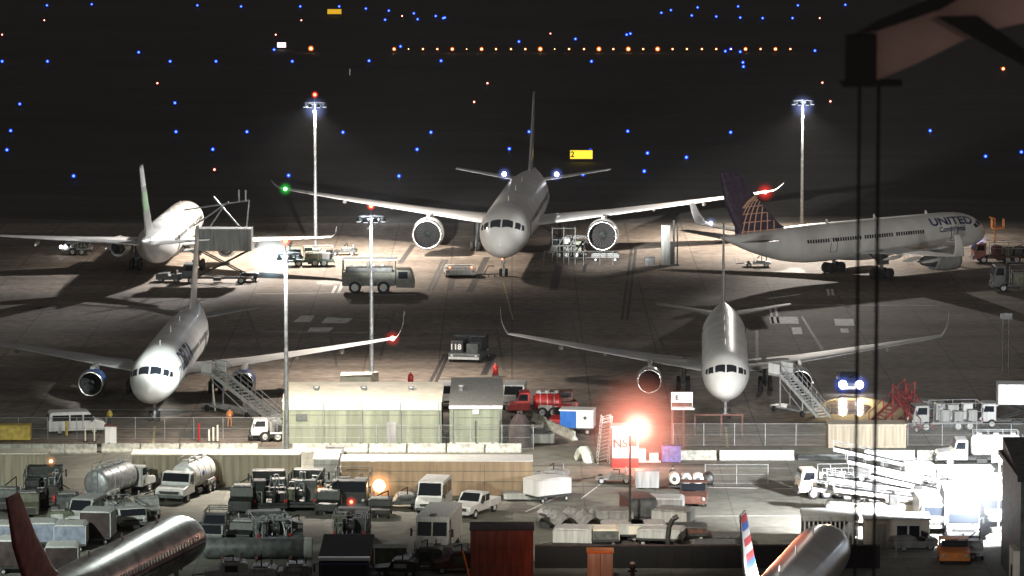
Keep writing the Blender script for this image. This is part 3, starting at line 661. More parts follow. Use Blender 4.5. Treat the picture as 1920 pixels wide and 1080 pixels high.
def van(name, label, px, py, rz, m='white', L=5.4, W=2.0, Hh=2.25, group=None, cat='van', lit=False, glassrear=True):
    t = thing(name, label, cat, G(px, py), rz, group); h = L/2
    prof = [(-h, .35), (-h, 1.2), (-h+.12, Hh-.12), (-h+.3, Hh), (h-1.75, Hh), (h-1.5, Hh-.06), (h-.85, 1.32), (h-.15, 1.1), (h, .95), (h, .38)]
    MB().prism(prof, -W/2, W/2).build('body', m, t, .07)
    a = MB(); pane(a, [(-W*.42, h-1.47, Hh-.14), (W*.42, h-1.47, Hh-.14), (W*.45, h-.93, 1.42), (-W*.45, h-.93, 1.42)]); a.v = [(x, y+.05, z+.04) for x, y, z in a.v]; a.build('windscreen', 'glass', t)
    for sx in (-1, 1):
        for y0, y1 in ((h-2.0, h-1.25), (h-3.2, h-2.15), (-h+.35, h-3.35)):
            x = sx*(W/2+.012); MB().add([(x, y0, 1.28), (x, y1+(.25 if y1 > h-1.3 else 0), 1.28), (x, y1, Hh-.28), (x, y0, Hh-.28)], [(0, 1, 2, 3)]).build('side_window', 'glass', t)
        MB().box(sx*(W/2+.03)-.03, sx*(W/2+.2)+.03 if sx > 0 else sx*(W/2+.2), h-1.35, h-1.2, 1.2, 1.5).build('wing_mirror', 'dark', t)
        MB().box(sx*(W/2)-.0, sx*(W/2+.014), h-2.12, h-2.09, .5, Hh-.3).build('door_gap', 'dark', t)
    if glassrear: MB().box(-W*.38, W*.38, -h-.012, -h+.05, 1.3, 1.85).build('rear_window', 'glass', t)
    MB().box(-W*.46, W*.46, h-.05, h+.1, .38, .62).build('bumper', 'dgrey', t, .02); MB().box(-W*.46, W*.46, -h-.1, -h+.05, .38, .58).build('bumper', 'dgrey', t, .02)
    MB().box(-W*.3, W*.3, h-.02, h+.03, .68, .92).build('grille', 'dark', t)
    lights(t, L, W, .82, on=lit); wheels(t, L, W, (-h+1.0, h-1.05), .36, .22); return t
def pickup(name, label, px, py, rz, m='white', L=5.8, W=2.0, Hh=1.9, group=None, rack=False):
    t = thing(name, label, 'pickup truck', G(px, py), rz, group); h = L/2
    MB().prism([(-h+2.0, .5), (-h+2.0, 1.15), (-h+2.05, Hh-.12), (-h+2.2, Hh), (h-2.45, Hh), (h-1.75, 1.22), (h-.15, 1.1), (h, .95), (h, .5)], -W/2+.04, W/2-.04).build('cab', m, t, .07)
    b = MB(); b.box(-W/2, W/2, -h, -h+1.98, .6, .7); b.box(-W/2, -W/2+.09, -h, -h+1.98, .7, 1.15); b.box(W/2-.09, W/2, -h, -h+1.98, .7, 1.15); b.box(-W/2+.1, W/2-.1, -h, -h+.07, .7, 1.14); b.box(-W/2+.1, W/2-.1, -h+1.9, -h+1.97, .7, 1.14)
    b.build('cargo_bed', m, t)
    a = MB(); pane(a, [(-W*.38, h-2.44, Hh-.05), (W*.38, h-2.44, Hh-.05), (W*.43, h-1.84, 1.27), (-W*.43, h-1.84, 1.27)]); a.v = [(x, y+.04, z+.03) for x, y, z in a.v]; a.build('windscreen', 'glass', t)
    MB().box(-W*.36, W*.36, -h+1.98, -h+2.03, 1.3, Hh-.18).build('rear_window', 'glass', t)
    for sx in (-1, 1):
        x = sx*(W/2-.028)
        for y0, y1, k in ((h-3.7, h-2.95, 0), (h-2.85, h-2.1, .2)): MB().add([(x, y0, 1.2), (x, y1+k*.4, 1.2), (x, y1-k, Hh-.18), (x, y0, Hh-.18)], [(0, 1, 2, 3)]).build('side_window', 'glass', t)
        MB().box(sx*W/2-.02, sx*(W/2+.22), h-2.1, h-1.95, 1.15, 1.4).build('wing_mirror', 'dark', t)
    MB().box(-W*.47, W*.47, h-.04, h+.14, .48, .75).build('bumper', 'lgrey', t, .03); MB().box(-W*.36, W*.36, h-.02, h+.03, .76, 1.0).build('grille', 'dark', t); MB().box(-W*.47, W*.47, -h-.14, -h, .5, .68).build('bumper', 'dgrey', t, .02)
    lights(t, L, W, .87); wheels(t, L, W, (-h+1.15, h-1.1), .4, .24)
    if rack:
        r = MB()
        for sx in (-1, 1):
            for y in (-h+.1, -h+1.9): r.bar((sx*.92, y, .8), (sx*.92, y, 2.1), .04)
            r.bar((sx*.92, -h+.1, 2.1), (sx*.92, h-2.4, 2.1), .04)
        for y in (-h+.1, -h+1, -h+1.9): r.bar((-.92, y, 2.1), (.92, y, 2.1), .04)
        r.build('ladder_rack', 'dark', t)
    return t
def cab_over(t, L, W, z0=.55, ch=1.9, cl=1.7, m='white', hood=0, xo=0, cw=None):
    h = L/2; cw = cw or W; x0, x1 = xo-cw/2, xo+cw/2
    if hood:
        MB().prism([(h-hood-cl, z0), (h-hood-cl, z0+ch), (h-hood-.45, z0+ch), (h-hood-.15, z0+ch*.55), (h-hood, z0+ch*.45), (h-.15, z0+ch*.36), (h, z0+ch*.26), (h, z0)], x0, x1).build('cab', m, t, .08)
        f = h-hood; ps = [(x0+.12, f-.43, z0+ch-.08), (x1-.12, f-.43, z0+ch-.08), (x1-.08, f-.17, z0+ch*.58), (x0+.08, f-.17, z0+ch*.58)]
    else:
        MB().prism([(h-cl, z0), (h-cl, z0+ch), (h-.25, z0+ch), (h-.02, z0+ch*.5), (h, z0+.2), (h, z0)], x0, x1).build('cab', m, t, .08)
        f = h; ps = [(x0+.12, h-.24, z0+ch-.1), (x1-.12, h-.24, z0+ch-.1), (x1-.1, h-.03, z0+ch*.53), (x0+.1, h-.03, z0+ch*.53)]
    a = MB(); a.add([(x, y+.05, z+.02) for x, y, z in ps], [(0, 1, 2, 3)]); a.build('windscreen', 'glass', t)
    for sx in (-1, 1):
        x = xo+sx*(cw/2+.012); MB().add([(x, f-cl*.85, z0+ch*.55), (x, f-.3, z0+ch*.55), (x, f-.48, z0+ch*.9), (x, f-cl*.85, z0+ch*.9)], [(0, 1, 2, 3)]).build('side_window', 'glass', t)
        MB().bar((xo+sx*cw/2, f-.35, z0+ch*.7), (xo+sx*(cw/2+.28), f-.2, z0+ch*.75), .03).box(xo+sx*(cw/2+.28)-.07, xo+sx*(cw/2+.28)+.07, f-.24, f-.18, z0+ch*.5, z0+ch*.8).build('wing_mirror', 'dark', t)
    MB().box(x0, x1, h-.05, h+.16, z0-.1, z0+.16).build('bumper', 'dgrey', t, .03); MB().box(x0+.35, x1-.35, h-.02, h+.03, z0+.2, z0+.2+.14*ch).build('grille', 'dark', t)
def chassis(t, L, W, z=.6, m='dark'):
    b = MB(); b.box(-.45, -.3, -L/2, L/2-.3, z-.1, z+.12); b.box(.3, .45, -L/2, L/2-.3, z-.1, z+.12)
    for k in range(5): y = -L/2+.2+k*(L-.8)/4; b.box(-.3, .3, y, y+.12, z-.08, z+.08)
    b.box(-W*.45, -.5, -.5, .4, z-.25, z+.12); b.box(.5, W*.45, -.7, .2, z-.25, z+.1); b.box(-W*.48, W*.48, -L/2-.1, -L/2, z-.15, z+.1)
    b.build('chassis', m, t)
def tanker(name, label, px, py, rz, m='white', tm='white', L=8.2, W=2.4, r=1.05, group=None, hood=1.3, z=1.75, rails=True, mk=None):
    t = thing(name, label, 'tanker truck', G(px, py), rz, group); h = L/2; chassis(t, L, W)
    cab_over(t, L, W, .62, 1.75, 1.4, m, hood); y0, y1 = -h+.35, h-hood-1.75; sy = (y0+y1)/2
    prof = [(0, .05), (.02, r*.75), (.18, r*.97), (.3, r), (y1-y0-.3, r), (y1-y0-.18, r*.97), (y1-y0-.02, r*.75), (y1-y0, .05)]
    T = MB().lathe((0, y0, z), (0, 1, 0), prof, 28).build('tank', tm, t)
    for k in range(3): yy = y0+(y1-y0)*(k+1)/4; MB().lathe((0, yy, z), (0, 1, 0), [(0, r*1.0), (0, r*1.025), (.06, r*1.025), (.06, r*1.0)], 28).build('hoop', 'lgrey', T)
    w_ = MB(); w_.box(-.3, .3, y0+.3, y1-.3, z+r*.99, z+r*1.05)
    for k in range(3): yy = y0+(y1-y0)*(k+.5)/3; w_.cyl((0, yy, z+r), (0, yy, z+r+.22), .25, .25, 12)
    w_.build('catwalk', 'lgrey', t)
    if rails:
        g = MB()
        for sx in (-1, 1):
            g.bar((sx*.45, y0+.3, z+r+.42), (sx*.45, y1-.2, z+r+.42), .03)
            for k in range(4): yy = y0+.3+(y1-y0-.5)*k/3; g.bar((sx*.45, yy, z+r*.85), (sx*.45, yy, z+r+.42), .025)
        for k in range(6): g.bar((-.25, y0-.12, .7+k*.32), (.25, y0-.12, .7+k*.32), .025)
        for sx in (-1, 1): g.bar((sx*.25, y0-.12, .6), (sx*.25, y0-.1, z+r), .03)
        g.build('ladder', 'galv', t)
    for x0_, x1_ in ((-W*.47, -.75), (.75, W*.47)): MB().box(x0_, x1_, y0+.4, y0+2.2, .62, 1.15).build('hose_cabinet', 'lgrey', t, .03)
    if mk: MB().lathe((-r*.985, (y0+y1)/2+.6, z+.15), (-1, 0, 0), [(0, .24), (.03, .24), (.03, .02)], 14).build('emblem', mk, T); MB().lathe((r*.985, (y0+y1)/2+.6, z+.15), (1, 0, 0), [(0, .24), (.03, .24), (.03, .02)], 14).build('emblem', mk, T)
    lights(t, L, W, .85); wheels(t, L, W, (-h+1.1, -h+2.15, h-1.15), .48, .3); return t
def box_truck(name, label, px, py, rz, m='lgrey', cm='white', L=6.4, W=2.35, Hh=2.9, group=None, step=False, cat='box truck', lift=0, hood=0, on=False):
    t = thing(name, label, cat, G(px, py), rz, group); h = L/2
    if step:
        MB().prism([(-h, .5), (-h, Hh), (h-1.15, Hh), (h-.95, Hh-.12), (h-.62, 1.45), (h-.1, 1.25), (h, 1.1), (h, .5)], -W/2, W/2).build('body', m, t, .07)
        for sx in (-1, 1):
            a = MB(); x0, x1 = (.06, W*.44) if sx > 0 else (-W*.44, -.06)
            a.add([(x0, h-.86, Hh-.42), (x1, h-.86, Hh-.42), (x1, h-.60, 1.55), (x0, h-.60, 1.55)], [(0, 1, 2, 3)]); a.build('windscreen', 'glass', t)
            MB().box(sx*(W/2+.0), sx*(W/2+.02), h-1.9, h-1.1, .7, Hh-.3).build('side_door', 'dgrey', t)
            MB().bar((sx*W/2, h-.8, 1.9), (sx*(W/2+.3), h-.6, 1.9), .03).box(sx*(W/2+.3)-.08, sx*(W/2+.3)+.08, h-.65, h-.57, 1.5, 2.1).build('wing_mirror', 'dark', t)
        MB().box(-W*.3, W*.3, h-.05, h+.03, .75, 1.1).build('grille', 'dark', t); MB().box(-W/2, W/2, h-.02, h+.14, .42, .62).build('bumper', 'dgrey', t, .03)
        MB().box(-.25, .25, h-1.6, h-1.0, Hh, Hh+.14).build('roof_vent', 'dgrey', t, .03)
    else:
        chassis(t, L, W); cab_over(t, L, W*.95, .6, 1.7, 1.5, cm, hood)
        z0 = 1.0+lift; y1 = h-hood-1.65
        b = MB().box(-W/2, W/2, -h, y1, z0, z0+Hh-1.0).build('cargo_box', m, t, .05)
        for yy in (-h-.02, y1-.06): MB().box(-W/2-.02, W/2+.02, yy, yy+.08, z0, z0+Hh-1.0).build('corner_trim', 'lgrey', b)
        if lift:
            g = MB()
            for sx in (-1, 1): g.bar((sx*.7, -h+.3, .8), (sx*.7, y1-.3, z0), .09); g.bar((sx*.7, y1-.3, .8), (sx*.7, -h+.3, z0), .09)
            g.build('scissor_lift', 'dark', t); MB().box(-W/2, W/2, y1, h-.2, z0-.12, z0).build('loading_platform', 'lgrey', t)
    lights(t, L, W, .8, on=on); wheels(t, L, W, (-h+1.2, h-1.1), .42, .28); return t
def service_truck(name, label, px, py, rz, m='dgrey', L=7, W=2.5, Hh=2.4, group=None, seed=0, cat='service truck', rear=None, beacon=None, cabm=None, npipe=9):
    """airfield equipment truck: open pipework, reels and boxes on a low chassis"""
    rd = random.Random(seed); t = thing(name, label, cat, G(px, py), rz, group); h = L/2; chassis(t, L, W); cab_over(t, L, W*.95, .6, Hh-.75, 1.5, cabm or m)
    MB().box(-W/2, W/2, -h, h-1.7, .72, .9).build('deck', m, t, .02)
    k = 0
    for i in range(3):
        y = -h+.5+i*(L-2.6)/3; hh = rd.uniform(.7, Hh-1.0); MB().box(-W*.46, -W*.1, y, y+rd.uniform(.7, 1.2), .9, .9+hh).build('equipment_box', rd.choice([m, 'grey', 'dark', 'olive'] if m != 'vdark' else ['vdark', 'dark', 'olive', 'dgrey']), t, .04)
        hh = rd.uniform(.6, Hh-1.0); MB().box(W*.08, W*.46, y+.1, y+rd.uniform(.8, 1.3), .9, .9+hh).build('equipment_box', rd.choice([m, 'grey', 'lgrey'] if m != 'vdark' else ['vdark', 'dark', 'dgrey']), t, .04)
    MB().lathe((-.5, -h+.5, 1.5), (1, 0, 0), [(0, .05), (0, .55), (.06, .55), (.06, .3), (.9, .3), (.9, .55), (.96, .55), (.96, .05)], 18).build('hose_reel', 'dark', t)
    for i in range(npipe):
        x = rd.uniform(-W*.42, W*.42); y = -h+rd.uniform(.1, L-2.2); z = rd.uniform(1.3, Hh); MB().path([(x, y, .9), (x, y, z), (x+rd.uniform(-.6, .6), y, z), (x+rd.uniform(-.4, .4), y+rd.uniform(-.5, .5), 1.0)], .045).build('pipe', 'galv' if cabm not in ('vdark',) else 'dgrey', t)
    g = MB()
    for sx in (-1, 1):
        for y in (-h+.1, -h+L*.35, h-1.9): g.bar((sx*W*.48, y, .9), (sx*W*.48, y, Hh), .035)
        g.bar((sx*W*.48, -h+.1, Hh), (sx*W*.48, h-1.9, Hh), .035); g.bar((sx*W*.48, -h+.1, Hh*.7), (sx*W*.48, h-1.9, Hh*.7), .03)
    g.bar((-W*.48, -h+.1, Hh), (W*.48, -h+.1, Hh), .035); g.build('guard_rail', 'galv' if m != 'vdark' else 'dgrey', t)
    if beacon: lamp_glow(t, beacon[:3], (1, .06, .04) if beacon[3] == 'r' else (1, .4, .1), 2.2, .6); b = MB(); b.sphere((beacon[0], beacon[1], beacon[2]), .24, 0, 10, 8); b.sphere((beacon[0], beacon[1], beacon[2]), .13, 1, 8, 6); b.build('beacon', ['rshell', 'rbulb'] if beacon[3] == 'r' else ['oshell', 'abulb'], t)
    if rear:
        for sx in (-1, 1): lamp_glow(t, (sx*W*.42, -h-.1, 1.0), (1, .05, .03), 3.0, .55)
    lights(t, L, W, 1.0, rm=rear or 'red'); wheels(t, L, W, (-h+1.2, -h+2.3, h-1.2), .48, .3); return t
def dolly(name, label, px, py, rz, m='lgrey', L=3.2, W=1.7, Hh=1.9, group='covered baggage carts', curtain='tarp', slope=.25):
    t = thing(name, label, 'baggage cart', G(px, py), rz, group); h = L/2
    MB().box(-W/2, W/2, -h, h, .45, .6).build('deck', 'dark', t)
    MB().prism([(-h, Hh), (-h+slope, Hh+.14), (h-slope, Hh+.14), (h, Hh)], -W/2-.05, W/2+.05).build('roof', m, t, .03)
    for yy in (-h, h-.06): MB().box(-W/2+.03, W/2-.03, yy, yy+.06, .6, Hh).build('end_panel', m, t)
    for sx in (-1, 1): MB().box(sx*(W/2-.04)-.02, sx*(W/2-.04)+.02, -h+.07, h-.07, .62, Hh-.02).build('curtain', curtain, t)
    wheels(t, L, W, (-h+.5, h-.5), .22, .12); MB().path([(0, h, .45), (0, h+.9, .3)], .04).build('tow_bar', 'dark', t); return t
def tug(name, label, px, py, rz, m='lgrey', L=3.2, W=1.7, group=None, rear=None, front=False, cab=True, Hh=1.9):
    t = thing(name, label, 'baggage tug', G(px, py), rz, group); h = L/2
    MB().prism([(-h, .3), (-h, .95), (-h+.9, 1.0), (-h+1.0, .75), (0, .75), (.1, 1.1), (h-.1, .95), (h, .8), (h, .3)], -W/2, W/2).build('body', m, t, .05)
    MB().box(-W*.4, W*.4, -.85, -.35, .75, .92).box(-W*.4, W*.4, -.95, -.8, .9, 1.35).build('seat', 'black', t, .03)
    MB().path([(-.35, .2, 1.05), (-.35, -.05, 1.25)], .03).lathe((-.35, -.08, 1.27), (0, -.7, .7), [(0, .17), (.03, .19), (.0, .2)], 14).build('steering_wheel', 'black', t)
    if cab:
        g = MB()
        for sx in (-1, 1): g.bar((sx*W*.45, .1, 1.0), (sx*W*.45, .05, Hh), .035); g.bar((sx*W*.45, -1.0, .9), (sx*W*.45, -1.0, Hh), .035)
        g.build('roof_post', 'dark', t); MB().box(-W/2, W/2, -1.1, .2, Hh, Hh+.07).build('roof', m, t, .03)
        MB().add([(-W*.42, .12, 1.15), (W*.42, .12, 1.15), (W*.42, .07, Hh-.08), (-W*.42, .07, Hh-.08)], [(0, 1, 2, 3)]).build('windscreen', 'glass', t)
    lights(t, L, W, .72, rm=rear or 'red', on=front); wheels(t, L, W, (-h+.6, h-.6), .34, .22); return t
def person(name, label, px, py, rz, top='hivis', legs='hivis', h=1.76, arm=0, group=None, z=0, seated=False):
    t = thing(name, label, 'person', G(px, py, z), rz, group); k = h/1.76
    J = [(0, 0, .96), (0, 0, 1.2), (0, .01, 1.42), (0, .01, 1.50), (0, .02, 1.64),
         (-.19, 0, 1.41), (-.27, -.02, 1.13), (-.25, .12+arm*.15, .90+arm*.25), (.19, 0, 1.41), (.27, .0, 1.13), (.26, .10, .88),
         (-.10, 0, .90), (-.12, .06, .50), (-.13, -.02, .07), (-.14, .12, .04), (.10, 0, .90), (.14, -.02, .50), (.16, -.12, .07), (.17, .02, .04), (0, .03, 1.70)]
    Rr = [.15, .145, .13, .055, .085, .06, .048, .035, .06, .048, .035, .085, .06, .045, .035, .085, .06, .045, .035, .08]
    E = [(0, 1), (1, 2), (2, 3), (3, 4), (4, 19), (2, 5), (5, 6), (6, 7), (2, 8), (8, 9), (9, 10), (0, 11), (11, 12), (12, 13), (13, 14), (0, 15), (15, 16), (16, 17), (17, 18)]
    me = bpy.data.meshes.new('person'); me.from_pydata([Vector(j)*k for j in J], E, []); o = bpy.data.objects.new('body', me); C.objects.link(o)
    md = o.modifiers.new('s', 'SKIN'); md.use_smooth_shade = True
    for i, sv in enumerate(me.skin_vertices[0].data): sv.radius = (Rr[i]*k*1.05, Rr[i]*k*.85); sv.use_root = i == 0
    o.modifiers.new('d', 'SUBSURF').levels = 1; bpy.context.view_layer.update()
    m2 = bpy.data.meshes.new_from_object(o.evaluated_get(bpy.context.evaluated_depsgraph_get())); o.modifiers.clear(); o.data = m2
    for mm in (top, legs, 'skin', 'black'): m2.materials.append(M[mm])
    for p in m2.polygons:
        z_ = p.center.z/k; x_ = abs(p.center.x)
        p.material_index = 3 if z_ < .1 else (2 if z_ > 1.47 or (x_ > .2 and z_ < .95+arm*.1 and p.center.y > .07) else (1 if z_ < .95 and x_ < .22 else 0)); p.use_smooth = True
    o.parent = t
    MB().lathe((0, .015*k, 1.68*k), (0, 0, 1), [(-.05, .088), (0, .098), (.06, .085), (.1, .04), (.11, .01)], 14).build('hair', 'hair', t)
    v = MB()
    v.lathe((0, .0, 1.0*k), (0, 0, 1), [(0, .175), (.2, .18), (.38, .175), (.44, .12)], 16); v.v = [(x*1.15, y*.86, z_) for x, y, z_ in v.v]; v.build('vest', top, t)
    if top == 'hivis': MB().lathe((0, 0, 1.12*k), (0, 0, 1), [(0, .181), (.05, .183)], 16).build('reflective_band', 'white', t).scale = (1.16, .87, 1)
    return t
def stairs(name, label, px_top, py_top, px_bot, py_bot, ztop, w_=1.5, plat=1.8, m='lgrey'):
    b = G(px_bot, py_bot); a = G(px_top, py_top, ztop); d = Vector((a.x-b.x, a.y-b.y, 0)); Ln = d.length
    t = thing(name, label, 'boarding stairs', b, math.degrees(math.atan2(-d.x, d.y)))
    s = MB(); n = 16
    for i in range(n): y = Ln*(i+.5)/n; z = ztop*(i+1)/n; s.box(-w_/2, w_/2, y-.02, y+Ln/n, z-.06, z)
    s.build('step', m, t)
    f = MB()
    for sx in (-1, 1): f.prism([(0, 0.05), (0, .35), (Ln, ztop+.05), (Ln, ztop-.35)], sx*w_/2-.05, sx*w_/2+.05)
    f.build('stringer', m, t)
    for sx in (-1, 1):
        r = MB(); x = sx*(w_/2+.05)
        for hgt in (.55, 1.05): r.bar((x, 0, hgt), (x, Ln, ztop+hgt), .035); r.bar((x, Ln, ztop+hgt), (x, Ln+plat, ztop+hgt), .035)
        for i in range(9): y = Ln*i/8; r.bar((x, y, ztop*i/8), (x, y, ztop*i/8+1.05), .028)
        r.bar((x, Ln+plat, ztop), (x, Ln+plat, ztop+1.05), .03); r.build('handrail', 'galv', t)
    MB().box(-w_/2-.15, w_/2+.15, Ln, Ln+plat, ztop-.18, ztop).build('platform', m, t, .02)
    for sx in (-1, 1): MB().box(sx*(w_/2+.1)-.03, sx*(w_/2+.1)+.03, Ln+.2, Ln+plat, ztop+.05, ztop+.95).build('side_screen', 'white', t)
    u = MB()
    for sx in (-1, 1): u.bar((sx*.6, Ln+.3, .5), (sx*.6, Ln+.3, ztop-.1), .08); u.bar((sx*.6, Ln*.45, .5), (sx*.6, Ln*.45, ztop*.45), .07); u.bar((sx*.6, Ln*.45, .5), (sx*.6, Ln+.3, ztop*.8), .05)
    u.box(-.8, .8, Ln*.3, Ln+plat-.2, .42, .6); u.build('support_frame', 'galv', t)
    for sx in (-1, 1):
        for y in (Ln*.4, Ln+plat*.5): MB().lathe((sx*.7, y, .3), (sx, 0, 0), [(0, .05), (0, .26), (.05, .3), (.2, .3), (.2, .05)], 14).build('wheel', 'black', t)
    return t
def container(name, label, x0, x1, ybase, hpx, m='tan', depth=2.44, roofm='cream', group=None, corr=True, endm=None, cat='container', yaw=0, slopeb=0, door=True):
    a, b = G(x0, ybase), G(x1, ybase); s = F/a.y; L = b.x-a.x; h = hpx/s/.99
    t = thing(name, label, cat, ((a.x+b.x)/2, a.y+depth/2, 0), yaw, group); hx = L/2; hy = depth/2
    if corr:
        mb = MB(); n = int(L/.34); e = .10
        for yy, sg in ((-hy, 1), (hy, -1)):
            vs = []; k = 0
            for i in range(n+1):
                x = -hx+.1+(L-.2)*i/n; o = e*sg if i % 2 else 0
                for xx in ((x, x+(L-.2)/n*.35) if i < n else (x,)): vs += [(xx, yy+.02*sg+o, .15), (xx, yy+.02*sg+o, h-.12)]
            m_ = len(vs)//2; mb.add(vs, [(2*i, 2*i+1, 2*i+3, 2*i+2) for i in range(m_-1)])
        for xx in (-hx+.03, hx-.03): mb.box(xx-.02, xx+.02, -hy+.1, hy-.1, .15, h-.12)
        mb.build('wall', m, t)
        fr = MB()
        for zz0, zz1 in ((0.02, .15), (h-.13, h-.01)):
            fr.box(-hx, hx, -hy-.03, -hy+.1, zz0, zz1); fr.box(-hx, hx, hy-.1, hy+.03, zz0, zz1); fr.box(-hx, -hx+.1, -hy+.1, hy-.1, zz0, zz1); fr.box(hx-.1, hx, -hy+.1, hy-.1, zz0, zz1)
        for xx in (-hx, hx-.12):
            for yy in (-hy-.03, hy-.09): fr.box(xx, xx+.12, yy, yy+.12, .15, h-.13)
        fr.build('frame', endm or m, t)
    else:
        MB().box(-hx, hx, -hy, hy, .02, h-.02).build('wall', m, t, .03)
        g = MB()
        for k in range(1, 3): g.box(-hx, hx, -hy-.02, -hy+.01, h*k/3.3+.3, h*k/3.3+.34)
        for k in range(1, int(L/5)+1): x = -hx+L*k/(int(L/5)+1); g.box(x-.015, x+.015, -hy-.015, -hy+.01, .1, h-.3)
        g.build('panel_seam', 'dgrey', t)
    MB().prism([(-hy-.06, h-.02), (-hy-.06, h+.06), (hy+.06, h+.06+slopeb), (hy+.06, h-.02)], -hx-.06, hx+.06).build('roof', roofm, t)
    t['top'] = h; return t
def mesh_mat(nm, col):
    m = bpy.data.materials.new(nm); m.use_nodes = True; n = m.node_tree.nodes; L = m.node_tree.links; b = n['Principled BSDF']
    b.inputs['Base Color'].default_value = (*col, 1); b.inputs['Roughness'].default_value = .5; b.inputs['Metallic'].default_value = .3
    tc = n.new('ShaderNodeTexCoord'); outs = []
    for rot in (45, -45):
        mp = n.new('ShaderNodeMapping'); mp.inputs['Rotation'].default_value = (0, R_(rot), 0); wv = n.new('ShaderNodeTexWave'); wv.inputs['Scale'].default_value = 4; wv.wave_profile = 'TRI'
        L.new(tc.outputs['Object'], mp.inputs[0]); L.new(mp.outputs[0], wv.inputs[0]); g = n.new('ShaderNodeMath'); g.operation = 'GREATER_THAN'; g.inputs[1].default_value = .94; L.new(wv.outputs['Fac'], g.inputs[0]); outs.append(g)
    mx_ = n.new('ShaderNodeMath'); mx_.operation = 'MAXIMUM'; L.new(outs[0].outputs[0], mx_.inputs[0]); L.new(outs[1].outputs[0], mx_.inputs[1]); L.new(mx_.outputs[0], b.inputs['Alpha']); return m
MESHM = mesh_mat('chain_link', (.22, .24, .22))
def fence(label, x0, x1, y, h=2.0, sp=2.6, m='galv', group='chain link fences round the yard'):
    a, b = G(x0, y), G(x1, y); L = b.x-a.x; t = thing('chain_link_fence', label, 'fence', a, math.degrees(math.atan2(b.y-a.y, L)), group); n = max(1, int(L/sp))
    for i in range(n+1): MB().cyl((L*i/n, 0, 0), (L*i/n, 0, h+.05), .035, .035, 6).build('post', m, t)
    MB().bar((0, 0, h), (L, 0, h), .025).bar((0, 0, h*.5), (L, 0, h*.5), .015).bar((0, 0, .08), (L, 0, .08), .015).build('rail', m, t)
    MB().add([(0, .03, .05), (L, .03, .05), (L, .03, h-.03), (0, .03, h-.03)], [(0, 1, 2, 3)]).build('mesh_panel', MESHM, t)
def barrier(label, x0, x1, y, h=.85, m='barrier', group='concrete barriers along the yard edge', y2=None, w_=.6):
    a, b = G(x0, y), G(x1, y2 or y); d = b-a; L = d.length; t = thing('concrete_barrier', label, 'barrier', ((a.x+b.x)/2, (a.y+b.y)/2, 0), math.degrees(math.atan2(d.y, d.x))-90, group)
    MB().add([(x, sy*L/2*.985, z) for sy in (-1, 1) for x, z in ((-w_/2, 0), (-w_/2, .15), (-w_*.2, .35), (-w_*.13, h), (w_*.13, h), (w_*.2, .35), (w_/2, .15), (w_/2, 0))],
             [(i, (i+1) % 8, 8+(i+1) % 8, 8+i) for i in range(8)]+[tuple(range(7, -1, -1)), tuple(range(8, 16))]).build('block', m, t, .03)
    for sy in (-.3, .3): MB().box(-w_*.16, w_*.16, sy*L-.1, sy*L+.1, h, h+.05).build('lifting_eye', 'dgrey', t)
M['paleband'] = mat('pale_green_band', (.48, .54, .46), .6, var=.08)
M['abulbhot'] = glow('blazing_amber_bulb', (1, .75, .42), 12)
# ---------------------------------------------------------------- sheds and containers
S1 = container('shed', 'long pale green shed with a bright cream roof behind the light mast', 530, 828, 834, 82, 'green', 8.5, 'cream', corr=False, cat='shed', slopeb=.5)
S2 = container('shed', 'short pale green shed with a dark roof and white eave', 843, 941, 834, 74, 'green', 15.5, 'grey', corr=False, cat='shed', slopeb=.3)
L2 = (G(941, 834)-G(843, 834)).x
MB().box(-L2/2-.05, L2/2+.05, -7.92, -7.80, S2['top']-.25, S2['top']+.02).build('eave_trim', 'white', S2); MB().box(-L2/2, L2/2, -7.82, -7.76, .05, .2).build('base_trim', 'white', S2)
MB().box(-.3, .3, -7.84, -7.79, S2['top']-.75, S2['top']-.3).build('wall_plate', 'lgrey', S2)
MB().box(-.04, .04, -7.84, -7.79, .2, 2.2).build('door_gap', 'dark', S2)
MB().box(-.04, .04, -4.36, -4.29, .2, 2.3).build('door_gap', 'dark', S1)
container('shipping_container', 'ribbed tan container behind the white tanker truck', 247, 562, 914, 62, 'tan', 2.44, 'cream', group='tan shipping containers', endm='tan')
container('shipping_container', 'longest tan container with a white roof behind the white van and pickup', 640, 998, 930, 66, 'tanwarm', 3.2, 'white', group='tan shipping containers', corr=False)
container('shipping_container', 'tan container cut off by the left edge of the view', -60, 88, 916, 66, 'tan', 2.44, 'cream', group='tan shipping containers', endm='tan')
container('shipping_container', 'ribbed tan container behind the barriers between the two hanging cables and beyond', 1553, 1699, 840, 44, 'tan', 2.44, 'tan', group='tan shipping containers', endm='tan')
container('trailer', 'small white roofed trailer between the two long containers', 588, 634, 905, 44, 'lgrey', 5, 'white', corr=False, cat='trailer')
for tt, LL, yy in ((S1, (G(828, 834)-G(530, 834)).x, -4.25), (S2, L2, -7.75)):
    for k in range(5 if tt is S1 else 2):
        x = -LL/2+.25+k*(LL-.5)/(4 if tt is S1 else 1); MB().cyl((x, yy-.1, 0), (x, yy-.1, tt['top']-.1), .05, .05, 6).build('downpipe', 'grey', tt)
    for k in range(3 if tt is S1 else 1):
        x = -LL*.3+k*LL*.3; MB().lathe((x, .5, tt['top']+.2), (0, 0, 1), [(0, .2), (.35, .2), (.36, .32), (.5, .3), (.55, .02)], 12).build('roof_vent', 'galv', tt)
MB().box(-7.1, 7.1, -4.34, -4.285, 3.15, S1['top']-.05).build('fascia', 'paleband', S1); MB().box(2.2, 3.1, -4.36, -4.28, .1, 2.1).build('door', 'grey', S1); MB().box(-5.9, -4.9, -4.34, -4.28, 2.2, 2.8).build('louvre', 'dgrey', S1)
